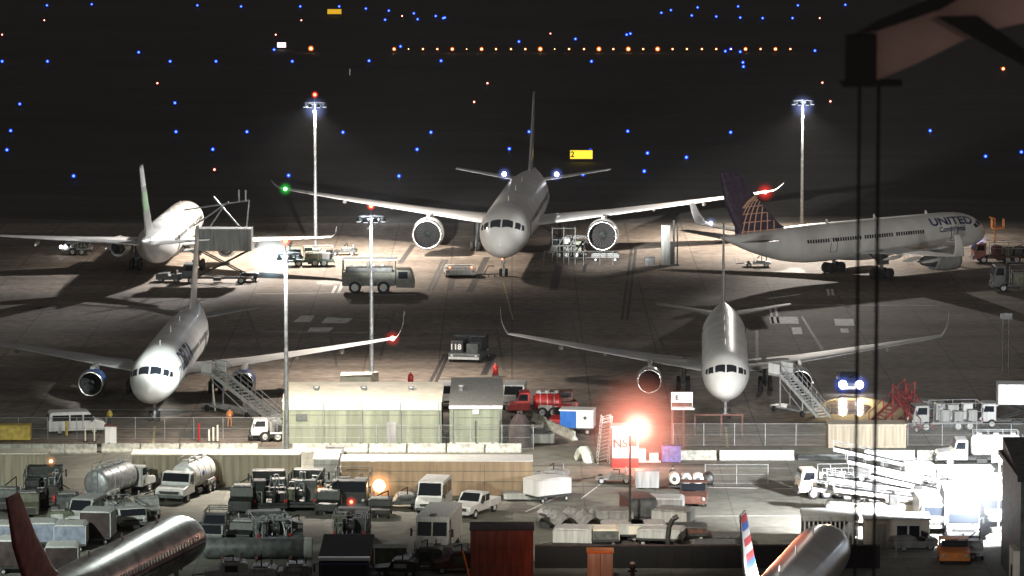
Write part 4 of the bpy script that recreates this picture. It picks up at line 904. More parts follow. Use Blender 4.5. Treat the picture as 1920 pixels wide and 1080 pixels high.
# red brown cabin and dark wall in the foreground
t = container('cabin', 'red brown cabin in the foreground lit orange on its right side', 882, 1000, 1104, 112, 'redbrown', 3.2, 'dtarp', corr=False, cat='cabin')
MB().bar((-2.2, -1.9, .1), (-2.9, -1.8, 2.9), .07).build('drain_pipe', 'orange', t)
a, b = G(1003, 1066), G(1650, 1066); wl = b.x-a.x
t = thing('dark_wall', 'low dark brown wall running across the bottom of the yard', 'wall', ((a.x+b.x)/2, a.y+.2, 0))
MB().box(-wl/2, wl/2, -.15, .15, 0, 1.7).build('wall', 'deep', t); MB().box(-wl/2, wl/2, -.2, .2, 1.7, 1.8).build('coping', 'dtarp', t)
for k in range(20): x = -wl/2+wl*k/20; MB().box(x, x+.12, -.22, -.152, 0, 1.65).build('post', 'deep', t)
t = thing('metal_cabinet', 'squat metal cabinet with an orange lit lid before the dark wall', 'cabinet', G(1125, 1092))
MB().box(-.95, .95, -.7, .7, .12, 2.35).build('body', 'lgrey', t, .05); MB().box(-1.02, 1.02, -.78, .78, 2.35, 2.5).build('lid', 'orange', t, .03); MB().box(-.02, .02, -.73, -.7, .2, 2.3).build('door_gap', 'dark', t); MB().box(-.8, .8, -.6, .6, 0, .12).build('plinth', 'dark', t)  # lid coloured orange to carry the orange lamplight on it
t = thing('hydrant_post', 'dark hydrant post with a pale cap right of the metal cabinet', 'hydrant', G(1186, 1090))
MB().lathe((0, 0, 0), (0, 0, 1), [(0, .28), (.1, .28), (.12, .16), (.9, .16), (1.0, .24), (1.15, .24), (1.3, .1), (1.32, .01)], 14).build('body', 'dark', t); MB().cyl((-.35, 0, .8), (.35, 0, .8), .1).build('outlet', 'dark', t); MB().lathe((0, 0, 1.32), (0, 0, 1), [(0, .2), (.08, .22), (.16, .1), (.17, .01)], 12).build('cap', 'white', t)
# dark building corner at the right edge
t = thing('terminal_building', 'dark building corner with a beige lower wall at the right edge', 'building', G(1945, 1095))
MB().prism([(-4, 0), (-4, 3.3), (-4, 8.4), (8, 9.8), (8, 0)], -1.8, 9).build('wall', 'dgrey', t); MB().box(-2.25, -1.8, -3.9, -1.2, 0, 3.2).build('side_wall', 'cream', t); MB().box(-2.1, 9.3, -4.3, 8.2, 8.4, 8.8).build('roof', 'dark', t); MB().box(-2.28, -2.25, -3.2, -2.2, .8, 2.0).build('window', 'glass', t)

# ---------------------------------------------------------------- fences and barriers
fence('chain link fence from the left edge to the long green shed', -20, 528, 824)
fence('chain link fence standing in front of the pale green sheds', 530, 1000, 843, 2.2)
fence('chain link fence behind the white barriers under the near right airliner', 1262, 1550, 836)
fence('chain link fence right of the ribbed container at the far right', 1702, 1960, 836)
fence('chain link fence around the empty plot right of the brown tug', 1322, 1440, 908, 1.7)
xs = [0, 60, 122, 182]; labs = ['leftmost low concrete barrier at the left edge of the yard', 'low concrete barrier left of the postbox like white cabinet', 'low concrete barrier directly beside the white cabinet foot']
for i in range(3): barrier(labs[i], xs[i], xs[i+1], 850)
for i, (a_, b_, lab) in enumerate([(190, 262, 'concrete barrier right of the white cabinet'), (264, 336, 'second concrete barrier right of the white cabinet'), (338, 410, 'concrete barrier below the person in orange'), (412, 484, 'concrete barrier left of the lit mast foot'),
        (548, 618, 'bright concrete barrier right of the lit mast foot'), (620, 690, 'concrete barrier below the middle of the long green shed'), (692, 762, 'concrete barrier below the right half of the long green shed'), (764, 836, 'concrete barrier below the right end of the long green shed'), (838, 908, 'concrete barrier below the short green shed'), (910, 978, 'concrete barrier at the right end of the line by the brown covered stack')]): barrier(lab, a_, b_, 848, .8)
for a_, b_, m, lab in [(1348, 1490, 'wbarrier', 'long whitewashed concrete block under the near right airliner'), (1620, 1716, 'wbarrier', 'whitewashed concrete block between the hanging cables'), (1250, 1344, 'barrier', 'dull concrete block left of the long whitewashed one'), (1719, 1760, 'barrier', 'short dull concrete block left of the white tanker cab'), (1495, 1610, 'dgrey', 'dark low block between the whitewashed blocks')]:
    barrier(lab, a_, b_, 862, .85 if m != 'dgrey' else .5, m)
for (a_, y1, b_, y2, lab) in [((1000), 790, 1024, 800, 'slanting concrete barrier nearest the brown covered stack'), (1022, 802, 1050, 814, 'middle slanting concrete barrier before the blue curtained cart'), (1050, 814, 1078, 826, 'lowest slanting concrete barrier before the blue curtained cart')]:
    barrier(lab, a_, b_, y1, .85, 'barrier', 'concrete barriers along the yard edge', y2)
t = thing('concrete_elbow', 'broken tilted concrete piece in front of the lattice tower', 'concrete piece', G(1098, 866), 30)
MB().prism([(-.9, 0), (-.4, .9), (.3, 1.35), (.7, 1.1), (.1, .6), (-.3, 0)], -.4, .4).build('block', 'wbarrier', t, .05)
MB().prism([(.35, .8), (.9, 1.1), (1.5, .3), (1.2, 0), (.9, 0)], -.35, .35).build('foot', 'barrier', t, .05)

# ---------------------------------------------------------------- objects around the apron
stairs('boarding_stairs', 'white boarding stairs running down from the near left airliner', 412, 700, 520, 792, 3.6, 1.5)
stairs('boarding_stairs', 'grey boarding stairs beside the engine of the near right airliner', 1476, 702, 1545, 786, 3.6, 1.4, m='lgrey')
person('person', 'person in orange workwear standing by the left boarding stairs', 431, 803, 200, 'hivis', 'hivis', 1.95, 1)
person('person', 'person in dark clothes with a pale top standing behind the white cabinet', 206, 800, 150, 'yellow', 'drk')
person('person', 'person in dark trousers standing by the stacked cases near the brown tug', 1261, 912, 20, 'drk', 'drk')
van('passenger_van', 'white passenger van parked behind the fence near the left edge', 143, 812, -78, 'white', 5.2, 2.0, 2.1)
van('cargo_van', 'white van half hidden between the two green sheds', 842, 762, 182, 'white', 5, 2, 2.2)
van('cargo_van', 'white van with dark windscreen parked right of the short green shed', 965, 764, 176, 'white', 5.2, 2.0, 2.3)
van('cargo_van', 'white high roofed van parked before the longest container', 813, 955, 171, 'white', 5.6, 2.1, 2.5)
pickup('pickup_truck', 'white pickup truck beside the longest container', 890, 965, 155, 'white')
pickup('pickup_truck', 'dark green pickup truck with a roof rack left of the open pipework truck', 405, 1008, 176, 'dgrey', rack=True)
pickup('pickup_truck', 'dark red brown pickup truck behind the blue curtained cart', 1052, 768, 10, 'brown', W=2.2)
box_truck('step_van', 'grey step van with a flat windscreen parked in the yard', 822, 1028, 172, 'lgrey', L=7.6, W=2.6, Hh=3.0, step=True)
tanker('tanker_truck', 'silver grey tanker truck seen from behind in the left yard', 222, 932, -22, 'lgrey', 'galv', L=9, r=1.15, W=2.5, rails=True)
tanker('tanker_truck', 'white tanker truck with a small blue emblem facing the camera', 352, 930, 163, 'white', 'white', L=8.4, r=1.15, W=2.5, mk='blue')
tanker('tanker_truck', 'white tanker truck with a rounded cab side on at the right edge', 1838, 872, 90, 'white', 'white', L=7.8, r=.9, W=2.4)
service_truck('service_truck', 'dark equipment truck with two red tail lights and an amber lamp', 82, 944, 3, 'vdark', 7, 3.0, 2.9, seed=1, rear='redlamp', beacon=(.5, 2.6, 3.1, 'o'))
service_truck('service_truck', 'dark equipment truck nearest the tan ribbed container end', 505, 950, 4, 'vdark', 7, 2.9, 2.8, seed=2, npipe=16)
service_truck('service_truck', 'dark equipment truck with a small amber light on its right', 573, 948, -4, 'vdark', 7, 2.7, 2.8, seed=3, beacon=(1.5, -2.9, 1.8, 'o'), npipe=16)
service_truck('service_truck', 'dark truck with a pale cab roof left of the blazing amber lamp', 660, 948, 178, 'vdark', 6.5, 3.0, 2.7, seed=4, cabm='vdark')
service_truck('hydrant_truck', 'grey open pipework truck in front of the dark trucks', 503, 1016, 12, 'dgrey', 6, 2.9, 2.3, seed=5, npipe=26)
service_truck('hydrant_truck', 'grey pipework truck with a bright red beacon on top', 660, 1012, -3, 'dgrey', 5.5, 2.7, 2.4, seed=6, beacon=(0, -.5, 3.1, 'r'), npipe=26)
service_truck('service_truck', 'pale cluttered truck in front of the silver tanker', 232, 985, 200, 'lgrey', 6, 2.4, 2.0, seed=11)
van('cargo_van', 'small grey van between the two tankers and the row of carts', 162, 985, 165, 'lgrey', 4.8, 1.9, 2.3)
pickup('pickup_truck', 'grey car like pickup in front of the polished airliner nose', 396, 1030, 176, 'grey', L=4.6)
def gse(label, px, py, rz, m='dgrey', L=3.0, W=1.7, Hh=1.6, seed=0):
    rd = random.Random(seed); t = thing('ground_machine', label, 'ground equipment', G(px, py), rz, 'small ground machines packed in the yard'); h = L/2
    MB().prism([(-h, .4), (-h, Hh*.9), (-h+.3, Hh), (h*.2, Hh), (h*.35, Hh*.65), (h, Hh*.55), (h, .4)], -W/2, W/2).build('body', m, t, .05)
    MB().box(-W*.4, W*.4, -h*.6, h*.1, Hh, Hh+.12).build('hatch', 'grey', t, .03); MB().box(-W*.35, W*.35, h, h+.03, .5, Hh*.5).build('grille', 'dark', t)
    MB().cyl((W*.3, -h*.7, Hh-.05), (W*.3, -h*.7, Hh+.45), .07).build('exhaust', 'galv', t); MB().path([(-W*.35, -h*.3, Hh), (-W*.35, -h*.3, Hh+rd.uniform(.3, 1.0)), (W*.1, 0, Hh+.3)], .05).build('hose', 'black', t)
    for sx in (-1, 1): MB().box(sx*W/2-.02 if sx > 0 else sx*W/2-.015, sx*W/2+.02, -h*.5, h*.1, .7, Hh*.85).build('side_panel', rd.choice(['grey', 'lgrey', 'olive', 'dark']), t)
    MB().path([(0, h, .45), (0, h+1.0, .35)], .05).build('tow_bar', 'dark', t); wheels(t, L, W, (-h+.55, h-.55), .3, .18)
for i, (px, py, rz, m, Hh, lab) in enumerate([(126, 962, 10, 'dgrey', 1.7, 'dark machine right below the truck with red tail lights'), (52, 968, 185, 'olive', 1.9, 'olive machine left of the red fin tip'), (14, 958, 175, 'dgrey', 1.8, 'dark machine at the left edge below the tan container'), (100, 990, 95, 'olive', 1.5, 'olive machine just above the pale covered carts'), (276, 968, 190, 'grey', 1.5, 'grey machine between the two tankers and the polished nose'),
    (455, 962, 175, 'vdark', 2.2, 'dark machine left of the row of dark trucks'), (618, 962, 172, 'vdark', 1.8, 'dark machine wedged between two dark trucks'), (545, 1020, 185, 'dgrey', 1.7, 'dark machine right of the grey open pipework truck'), (455, 1018, 170, 'vdark', 1.7, 'dark machine left of the grey open pipework truck'), (712, 968, 178, 'vdark', 1.4, 'low dark machine under the blazing amber lamp'),
    (752, 952, 95, 'dgrey', 1.1, 'low dark machine left of the high roofed white van'), (790, 1066, 90, 'dgrey', 1.7, 'dark machine left below the grey step van'), (852, 1072, 98, 'brown', 1.6, 'rusty machine left of the red brown cabin'), (745, 1078, 85, 'vdark', 1.2, 'dark machine between the bus and the rusty machine'), (545, 1084, 92, 'grey', 1.1, 'grey machine left of the dark bus'),
    (480, 1086, 88, 'lgrey', 1.0, 'pale low machine under the long dark cylinder'), (425, 1086, 95, 'lgrey', 1.4, 'pale machine beside the polished airliner nose'), (1030, 900, 80, 'grey', .9, 'low grey machine behind the white tilted cover'), (1150, 905, 92, 'grey', .8, 'low grey slab machine left of the grey mesh case'), (1610, 985, 80, 'cream', 1.5, 'cream machine between the slatted enclosure and the hut'), (1740, 962, 100, 'white', 1.6, 'white machine left of the blazing trucks'), (1765, 935, 85, 'white', 1.5, 'white machine in front of the smooth white container'), (1820, 1045, 175, 'lgrey', 1.2, 'pale machine right of the orange tug'),
    (1420, 500, 90, 'grey', .7, 'low machine below the globe fin on the apron'), (645, 478, 88, 'dark', .8, 'low dark machine row beyond the khaki tractor'), (1000, 828, 15, 'dgrey', 1.4, 'dark machine under the slanting barriers')]):
    gse(lab, px, py, rz, m, 3.2, 1.9, Hh, i)
# left corner: row of covered carts
for i, (px, py, rz, lab) in enumerate([(20, 1030, 88, 'pale covered cart partly behind the red fin at the left edge'), (78, 1026, 92, 'pale covered cart right of the red fin, back row'), (134, 1030, 90, 'pale covered cart right of the red fin with a bright roof edge'), (28, 1072, 90, 'dark curtained cart in the front row at the left edge'), (118, 1084, 92, 'dark curtained cart in the front row below the pale carts'), (184, 1016, 84, 'small grey covered cart right of the pale row')]):
    dolly('baggage_cart', lab, px, py, rz, 'lgrey', 2.5, 2.4, 2.0 if i < 3 else 2.5, curtain='tarp' if i < 3 else 'dtarp')
t = thing('storage_tank', 'long dark grey cylinder lying on the ground left of the dark bus', 'tank', G(482, 1048), 90)
MB().lathe((0, -4.2, .85), (0, 1, 0), [(0, .02), (.1, .5), (.25, .75), (.4, .8), (8.0, .8), (8.15, .75), (8.3, .5), (8.4, .02)], 22).build('tank', 'dgrey', t)
for y in (-2.6, 0, 2.6): MB().box(-.7, .7, y-.12, y+.12, 0, .35).build('saddle', 'brown', t)
MB().lathe((0, -4.22, .85), (0, 1, 0), [(0, .82), (.6, .83)], 22).build('end_band', 'lgrey', t)
# dark bus
t = thing('apron_bus', 'dark bus with a pale blue roof edge facing the camera at the bottom', 'bus', G(650, 1096), 180)
MB().prism([(-5, .4), (-5, 2.75), (4.6, 2.75), (4.95, 2.5), (5, 1.2), (5, .4)], -1.85, 1.85).build('body', 'navy', t, .1); MB().box(-1.9, 1.9, -5, 4.4, 2.75, 2.9).build('roof', 'deep', t, .05); MB().box(-1.9, 1.9, 4.4, 4.98, 2.7, 2.95).build('roof_edge', 'white', t, .05)
a = MB(); a.add([(-1.7, 5.03, 1.25), (1.7, 5.03, 1.25), (1.68, 4.98, 2.45), (-1.68, 4.98, 2.45)], [(0, 1, 2, 3)]); a.build('windscreen', 'glass', t); MB().box(-1.45, 1.45, 5.02, 5.06, 1.2, 1.27).build('wiper_rail', 'lgrey', t); MB().box(-1.8, 1.8, 4.95, 5.12, .35, .6).build('bumper', 'dark', t, .03)
for sx in (-1, 1):
    MB().box(sx*1.86-.01, sx*1.86+.01, -4.6, 4.4, 1.3, 2.4).build('side_window', 'glass', t); MB().bar((sx*1.8, 4.9, 2.5), (sx*2.15, 5.1, 2.5), .03).box(sx*2.15-.08, sx*2.15+.08, 5.07, 5.13, 1.9, 2.5).build('wing_mirror', 'dark', t)
lights(t, 10, 3.4, .75); wheels(t, 10, 3.6, (-3.2, 3.2), .48, .3)
for (px, py, lx, ly, lz, m, lab) in [(733, 1056, 2.4, 1.6, 1.25, 'olive', 'olive green crate right of the dark bus'), (27, 826, 3.0, 1.2, 1.4, 'yellow', 'mustard coloured box by the fence at the left edge'), (1218, 500, 1.2, .8, 1.1, 'dgrey', 'small grey box left of the grey pillar on the apron'),
                                     (668, 722, 3.0, 3.2, 1.0, 'cream', 'small pale roofed hut at the foot of the mast beyond the green shed'), (845, 1046, 3, 1.8, .9, 'dgrey', 'low dark box in front of the step van'), (1258, 868, 1.7, .8, 1.5, 'purple', 'faded blue box on the ground right of the red and white booth'),
                                     (985, 936, 3.6, 1.8, .5, 'lgrey', 'low grey flatbed end right of the longest container'), (1213, 915, 2.0, 1.6, 1.5, 'grey', 'grey mesh case left of the round tanks'), (1010, 832, 2.8, 1.2, .9, 'lgrey', 'pale pallet load behind the barriers at the brown stack'), (628, 852, 1.6, 1, .7, 'grey', 'small grey box on the barrier line below the long shed')]:
    t = thing('crate', lab, 'crate', G(px, py)); MB().box(-lx/2, lx/2, -ly/2, ly/2, .12, lz).build('body', m, t, .04); MB().box(-lx/2-.04, lx/2+.04, -ly/2-.04, ly/2+.04, lz, lz+.07).build('lid', m, t, .02)
    g = MB()
    for x in (-lx*.4, 0, lx*.4): g.box(x-.06, x+.06, -ly/2+.02, ly/2-.02, 0, .12)
    g.build('skid', 'brown', t)
t = thing('control_cabinet', 'narrow bright white cabinet standing behind the barriers at the left', 'cabinet', G(208, 838))
MB().box(-.5, .5, -.4, .4, .1, 1.9).build('body', 'white', t, .04); MB().box(-.56, .56, -.46, .46, 1.9, 2.0).build('lid', 'brown', t); MB().box(-.55, .55, -.45, .45, 0, .1).build('plinth', 'barrier', t)
for px, py, lab in [(125, 818, 'yellow bollard in front of the white passenger van'), (160, 828, 'pale bollard left of the white cabinet'), (177, 828, 'pale bollard right beside the white cabinet'), (404, 772, 'leaning pale post left of the person in orange')]:
    t = thing('bollard', lab, 'bollard', G(px, py)); MB().cyl((0, 0, 0), ((0, 0, 1.4) if px < 400 else (-.25, 0, 2.6)), .13 if px < 150 else .07, None, 10).build('post', 'yellow' if px < 150 else 'cream', t); MB().cyl((0, 0, 0), (0, 0, .08), .22).build('base_plate', 'dark', t)
for i, (px, lab) in enumerate([(392, 'first pale stub post left of the boarding stairs foot'), (400, 'second pale stub post left of the boarding stairs foot'), (408, 'third pale stub post left of the boarding stairs foot'), (373, 'dark red stub post left of the pale stub posts')]):
    t = thing('bollard', lab, 'bollard', G(px, 828)); MB().cyl((0, 0, 0), (0, 0, 1.1+.2*i), .09, None, 8).build('post', 'cream' if i < 3 else 'red', t); MB().cyl((0, 0, 0), (0, 0, .07), .18, None, 8).build('base_plate', 'dark', t)
service_truck('ground_power_unit', 'white and grey power unit at the foot of the left boarding stairs', 508, 826, 95, 'white', 3.6, 1.8, 2.2, seed=21, cat='power unit')
# tarpaulin covered stack, blue curtained cart, red vehicles
t = thing('covered_stack', 'dark brown tarpaulin covered stack right of the short green shed', 'covered stack', G(975, 838))
MB().rings([[(1.02*k*math.cos(2*math.pi*i/24)*(1+.06*math.sin(5*i)), .7*k*math.sin(2*math.pi*i/24), z) for i in range(24)] for z, k in ((0, 1), (1.6, .97), (2.3, .85), (2.8, .55), (3.0, .3))]).build('cover', 'dtarp', t)
t = thing('covered_cart', 'white roofed cart with a blue curtain and a small emblem on its white side', 'baggage cart', G(1083, 812), 82)
MB().box(-1.0, 1.0, -1.55, 1.55, .5, .62).build('deck', 'dark', t); MB().box(-1.05, 1.05, -1.6, 1.6, 2.15, 2.28).build('roof', 'white', t, .03)
MB().box(-.98, .98, -1.55, -.0, .62, 2.15).build('side_panel', 'white', t); MB().box(-.96, .96, 0.02, 1.5, .62, 2.13).build('curtain', 'blue', t)
star = []
for k in range(10): r = .26 if k % 2 == 0 else .11; a_ = math.pi/2+k*math.pi/5; star.append((-1.0, -.8+r*math.cos(a_), 1.55+r*math.sin(a_)))
MB().add(star+[(-1.0, -.8, 1.55)], [(k, (k+1) % 10, 10) for k in range(10)]).build('emblem', 'dark', t); wheels(t, 3, 1.9, (-1, 1), .25, .14)
t = tanker('tank_cart', 'red tank truck with pale fittings in front of the dark red pickup', 1005, 780, 92, 'red', 'red', L=5.4, r=.85, W=2.0, hood=.7, z=1.35, rails=False)
tug('baggage_tug', 'small red tug left of the blue curtained cart', 1052, 800, 170, 'red')
for px, py, lab in [(770, 723, 'small red fire extinguisher bottle beyond the long green shed'), (929, 706, 'small red box beyond the roof of the short green shed')]:
    t = thing('fire_extinguisher', lab, 'extinguisher', G(px, py)); MB().lathe((0, 0, .2), (0, 0, 1), [(0, .02), (.02, .28), (.8, .28), (.95, .15), (1.0, .06), (1.15, .06), (1.16, .01)], 14).build('bottle', 'red', t); MB().box(-.35, .35, -.25, .25, 0, .2).build('base', 'dark', t)
# cable rack ladder tower, booth, signboard
t = thing('lattice_tower', 'leaning lattice of stacked pale rungs left of the red and white booth', 'lattice tower', G(1130, 868), 8)
g = MB()
for sx in (-1, 1):
    for sy in (-1, 1): g.bar((sx*.5, sy*.5, 0), (sx*.42+.35, sy*.42, 4.2), .05)
for k in range(12):
    z = .3+k*.33; o_ = .35*z/4.2
    for sx in (-1, 1): g.bar((sx*.48+o_, -.5, z), (sx*.48+o_, .5, z), .04); g.bar((-.48+o_, sx*.5, z), (.48+o_, sx*.5, z+.25), .045)
g.build('frame', 'lgrey', t)
t = thing('guard_booth', 'white booth with a red base lit fiercely by the red lamp', 'booth', G(1172, 874), 0)
MB().box(-1.15, 1.15, -.9, .9, 0, .85).build('base', 'red', t); MB().box(-1.12, 1.12, -.87, .87, .85, 3.5).build('wall', 'white', t); MB().box(-1.25, 1.25, -1.0, 1.0, 3.5, 3.65).build('roof', 'white', t); MB().box(.25, 1.0, -.9, -.872, 1.9, 2.8).build('window', 'glass', t); MB().box(1.12, 1.15, -.5, .4, .4, 2.6).build('door', 'lgrey', t)
flat_text('NS', 1.05, 'red', t, (-.45, -.885, 2.1), (R_(90), 0, 0), .03)
t = thing('equipment_rack', 'low rack of boxes and hoses glowing red beside the booth', 'equipment rack', G(1215, 868))
MB().box(-1.1, 1.1, -.5, .5, .1, .25).box(-1.0, -.2, -.4, .4, .25, 1.3).box(.1, .9, -.35, .4, .25, .9).build('boxes', 'lgrey', t, .03); MB().path([(-1.1, 0, .2), (-1.1, 0, 1.9), (1.1, 0, 1.9), (1.1, 0, .2)], .05).build('frame', 'red', t)
t = thing('parking_signboard', 'white signboard on two brown posts behind the faded blue box', 'signboard', G(1278, 855))
for sx in (-.85, .15): MB().box(sx-.09, sx+.09, -.09, .09, 0, 4.4).build('post', 'brown', t)
MB().box(-.95, .95, -.14, .14, 4.35, 5.7).build('panel', 'white', t, .03); MB().box(-.9, .9, -.16, -.142, 4.4, 4.8).build('lower_strip', 'brown', t); MB().box(-.95, 1.1, -.3, .3, 4.15, 4.32).build('shelf', 'lgrey', t)
flat_text('E', .55, 'dark', t, (-.45, -.16, 5.2), (R_(90), 0, 0), .04)
MB().box(-.2, .7, -.155, -.142, 5.15, 5.25).build('text_line', 'grey', t)
t = thing('cross_rail', 'long brown rail on thin legs under the nose of the near right airliner', 'rail', G(1340, 818))
MB().box(-1.9, 2.6, -.06, .06, 1.9, 2.05).build('rail', 'brown', t)
for x in (-1.8, .6, 2.5): MB().box(x-.08, x+.08, -.07, .07, 0, 1.9).build('leg', 'brown', t)
# street lamp with the red lamp
p = G(1181, 1012); s_ = F/p.y; hl = (1012-806)/s_*1.0
t = thing('street_lamp', 'thin dark pole with a blazing red white lamp in the middle of the carts', 'street lamp', p)
MB().cyl((0, 0, 0), (0, 0, hl), .11, .08, 10).build('pole', 'dark', t); MB().cyl((0, 0, hl-.1), (.5, .2, hl+.25), .05).build('arm', 'dark', t)
MB().sphere((0, 0, 0), .72, 0, 18, 12).build('lamp', 'wlamp', t, loc=(.6, .2, hl+.3)); lamp_glow(t, (.6, .2, hl+.3), (1, .62, .5), 2.6, 1.9); MB().sphere((0, 0, 0), 5.0, 0, 24, 16).build('bloom_ball', halo_mat('bloom_ball', (1, .30, .2), .62, 5.0), t, loc=(.6, .2, hl+.3))  # the large red ball is imitated bloom of the lamp
lamp('street_lamp_light', 'POINT', (p.x+.6, p.y+.2, hl+.3), 38000, (1, .60, .44), radius=.7)
q = G(1193, 872); lamp('booth_fill', 'POINT', (q.x, q.y-3.0, 3.6), 1300, (1, .34, .24), radius=.4)  # added red light imitating the lamp's bloom over the booth
t = thing('added_booth_lamp', 'added small red lamp on a pole at the booth front', 'lamp', (q.x, q.y-1.4, 0)); MB().cyl((0, 0, 0), (0, 0, 3.6), .05).build('pole', 'dark', t); b = MB(); b.sphere((0, -.1, 3.4), .3, 0, 12, 8); b.build('lamp', ['rbulbhot'], t)  # made-up fixture for the added light, set within the street lamp's glare
# amber lamp by the container
p = G(711, 944); t = thing('amber_lamp', 'low post with a blazing amber lamp against the longest container', 'lamp', p)
MB().cyl((.25, 0, 0), (.25, 0, 1.5), .06).build('post', 'dark', t); MB().path([(.25, 0, 1.45), (0, -.1, 1.5)], .05).build('arm', 'dark', t); MB().sphere((0, 0, 0), .5, 0, 14, 10).build('bulb', 'abulbhot', t, loc=(0, -.15, 1.5)); MB().sphere((0, 0, 0), 1.6, 0, 20, 14).build('bloom_ball', halo_mat('amber_bloom', (1, .4, .14), 2.2, 1.6), t, loc=(0, -.15, 1.5))  # outer amber ball is imitated bloom of the bulb
lamp('amber_light', 'POINT', (p.x, p.y-.5, 1.5), 500, (1, .6, .28), radius=.3)
# tug by the round tanks and grey carts
tug('baggage_tug', 'dark brown open tug right of the round white tanks', 1300, 945, 176, 'brown', 3.6, 2.3, Hh=1.8)
t = thing('bottle_trolley', 'trolley with round white tanks behind the dark brown tug', 'trolley', G(1295, 918), 0)
MB().box(-1.9, 1.9, -.6, .6, .3, .45).build('deck', 'dark', t)
for x, m in ((-1.4, 'cream'), (-.4, 'lgrey'), (.6, 'white'), (1.5, 'dark')): MB().lathe((x, -.8, 1.0), (0, 1, 0), [(0, .02), (.03, .3), (.12, .46), (1.5, .46), (1.6, .3), (1.62, .02)], 18).build('round_tank', m, t); MB().lathe((x, -.84, 1.0), (0, 1, 0), [(0, .16), (.05, .2)], 12, 0, True, True).build('hatch', 'dgrey', t)
wheels(t, 3, 1.4, (-.4, .4), .2, .1)
for i, (px, py, rz, m, c, Hh, lab) in enumerate([(1240, 972, 84, 'lgrey', 'grey', 1.7, 'grey covered cart left of the dark brown tug'), (1262, 990, 70, 'grey', 'lgrey', 1.5, 'flat topped grey cart just below the covered one by the tug'), (1195, 975, 12, 'dgrey', 'redbrown', 1.9, 'dark red cart beside the lamp pole, upper one'), (1150, 985, 95, 'grey', 'grey', 1.2, 'low grey cart left of the lamp pole'),
        (1170, 1012, 92, 'lgrey', 'lgrey', 1.3, 'pale cart left of the lamp pole foot'), (1212, 1012, 90, 'lgrey', 'cream', 1.3, 'pale beige cart right of the lamp pole foot'), (1240, 1020, 80, 'lgrey', 'lgrey', 1.2, 'pale cart under the curved dark pipe'), (1075, 1028, 84, 'lgrey', 'lgrey', 1.6, 'grey hooded cart at the left end of the lower cart row'), (1118, 1022, 90, 'cream', 'dgrey', 1.3, 'cream topped cart in the lower cart row'), (1290, 1010, 88, 'dgrey', 'brown', 1.0, 'low brown cart right of the curved pipe'), (1340, 1040, 88, 'dgrey', 'dark', .9, 'low dark cart left of the striped fin'), (1372, 1026, 92, 'dgrey', 'dark', .9, 'second low dark cart left of the striped fin')]):
    dolly('baggage_cart', lab, px, py, rz, m, 3.0 if i % 2 else 3.6, 2.2, Hh, 'grey baggage carts round the lamp pole', c)
t = thing('bent_pipe', 'dark pipe curving up out of the carts right of the lamp pole', 'pipe', G(1252, 1040))
MB().path([(0, 0, 0), (0, 0, 1.3), (.1, 0, 2.2), (.4, 0, 2.8), (.8, 0, 3.0)], .2, 0, 12).build('pipe', 'dark', t)
t = thing('tarpaulin_sheet', 'broad grey sheet draped over low carts at the left of the lamp pole', 'tarpaulin', G(1075, 985))
mb = MB(); n = 16
vs = [(-2.9+5.8*i/n, -2.4+5.5*j/n, .9+.35*math.sin(i*1.1+j*.4)+.15*math.cos(j*1.7)-.04*abs(j-8)) for j in range(n+1) for i in range(n+1)]
mb.add(vs, [(j*(n+1)+i, j*(n+1)+i+1, (j+1)*(n+1)+i+1, (j+1)*(n+1)+i) for i in range(n) for j in range(n)], 0, True).build('sheet', 'grey', t); 
for sx in (-1, 1): MB().box(sx*2.3-.4, sx*2.3+.4, -1.5, 1.8, 0, .7).build('support', 'dark', t)
dolly('covered_trailer', 'trailer under a bright white tilted cover right of the longest container', 1026, 938, -55, 'white', 3.4, 2.2, 1.9, None, 'white', slope=1.2)
# ---------------------------------------------------------------- right hand equipment yard

service_truck('service_truck', 'cream coloured open machine at the left of the bright yard', 1546, 932, 96, 'lgrey', 4.6, 2.3, 2.6, seed=31, cabm='cream')
def belt_loader(label, px, py, rz, m='lgrey', L=7.5, W=2.0, zt=2.6, z0=1.0):
    t = thing('belt_loader', label, 'belt loader', G(px, py), rz, 'belt loaders in the bright yard'); h = L/2
    MB().prism([(-h*.6, .4), (-h*.6, 1.0), (h*.5, 1.0), (h*.6, .8), (h*.6, .4)], -W/2, W/2).build('body', m, t, .06)
    MB().prism([(-h, z0), (-h, z0+.3), (h, zt+.3), (h, zt)], -.45, .45).build('conveyor', m, t, .03); MB().prism([(-h+.1, z0+.305), (-h+.1, z0+.33), (h-.1, zt+.33), (h-.1, zt+.305)], -.36, .36).build('belt', 'black', t)
    g = MB()
    for sx in (-1, 1): g.bar((sx*.5, -h, z0+.8), (sx*.5, h, zt+.8), .03)
    for k in range(6): y = -h+L*k/5; z = z0+(zt-z0)*k/5; g.bar((.5, y, z), (.5, y, z+.8), .025); g.bar((-.5, y, z), (-.5, y, z+.8), .025)
    g.build('handrail', 'galv', t); MB().box(-W/2, -W*.1, -.9, -.2, 1.0, 1.9).build('seat', 'dark', t, .04)
    lights(t, L*.6, W, .7); wheels(t, L, W, (-h*.35, h*.35), .38, .24)
for a_ in [('white belt loader furthest back in the bright yard', 1645, 902, 86, 'white'), ('white belt loader second from the back in the bright yard', 1670, 925, 94, 'white'), ('pale belt loader in the middle of the bright yard', 1630, 945, 88, 'lgrey', 7, 2, 2.0), ('pale belt loader directly above the windowed hut', 1660, 968, 92, 'cream', 8.5, 2, 2.1), ('pale belt loader left of the white box truck', 1710, 950, 80, 'white', 7, 2, 2.3), ('grey belt loader nearest the slatted enclosure', 1590, 962, 92, 'lgrey', 6, 2.0, 1.9)]: belt_loader(*a_)
t = thing('slatted_enclosure', 'grey roofed enclosure with a row of white vertical slats', 'enclosure', G(1556, 1018))
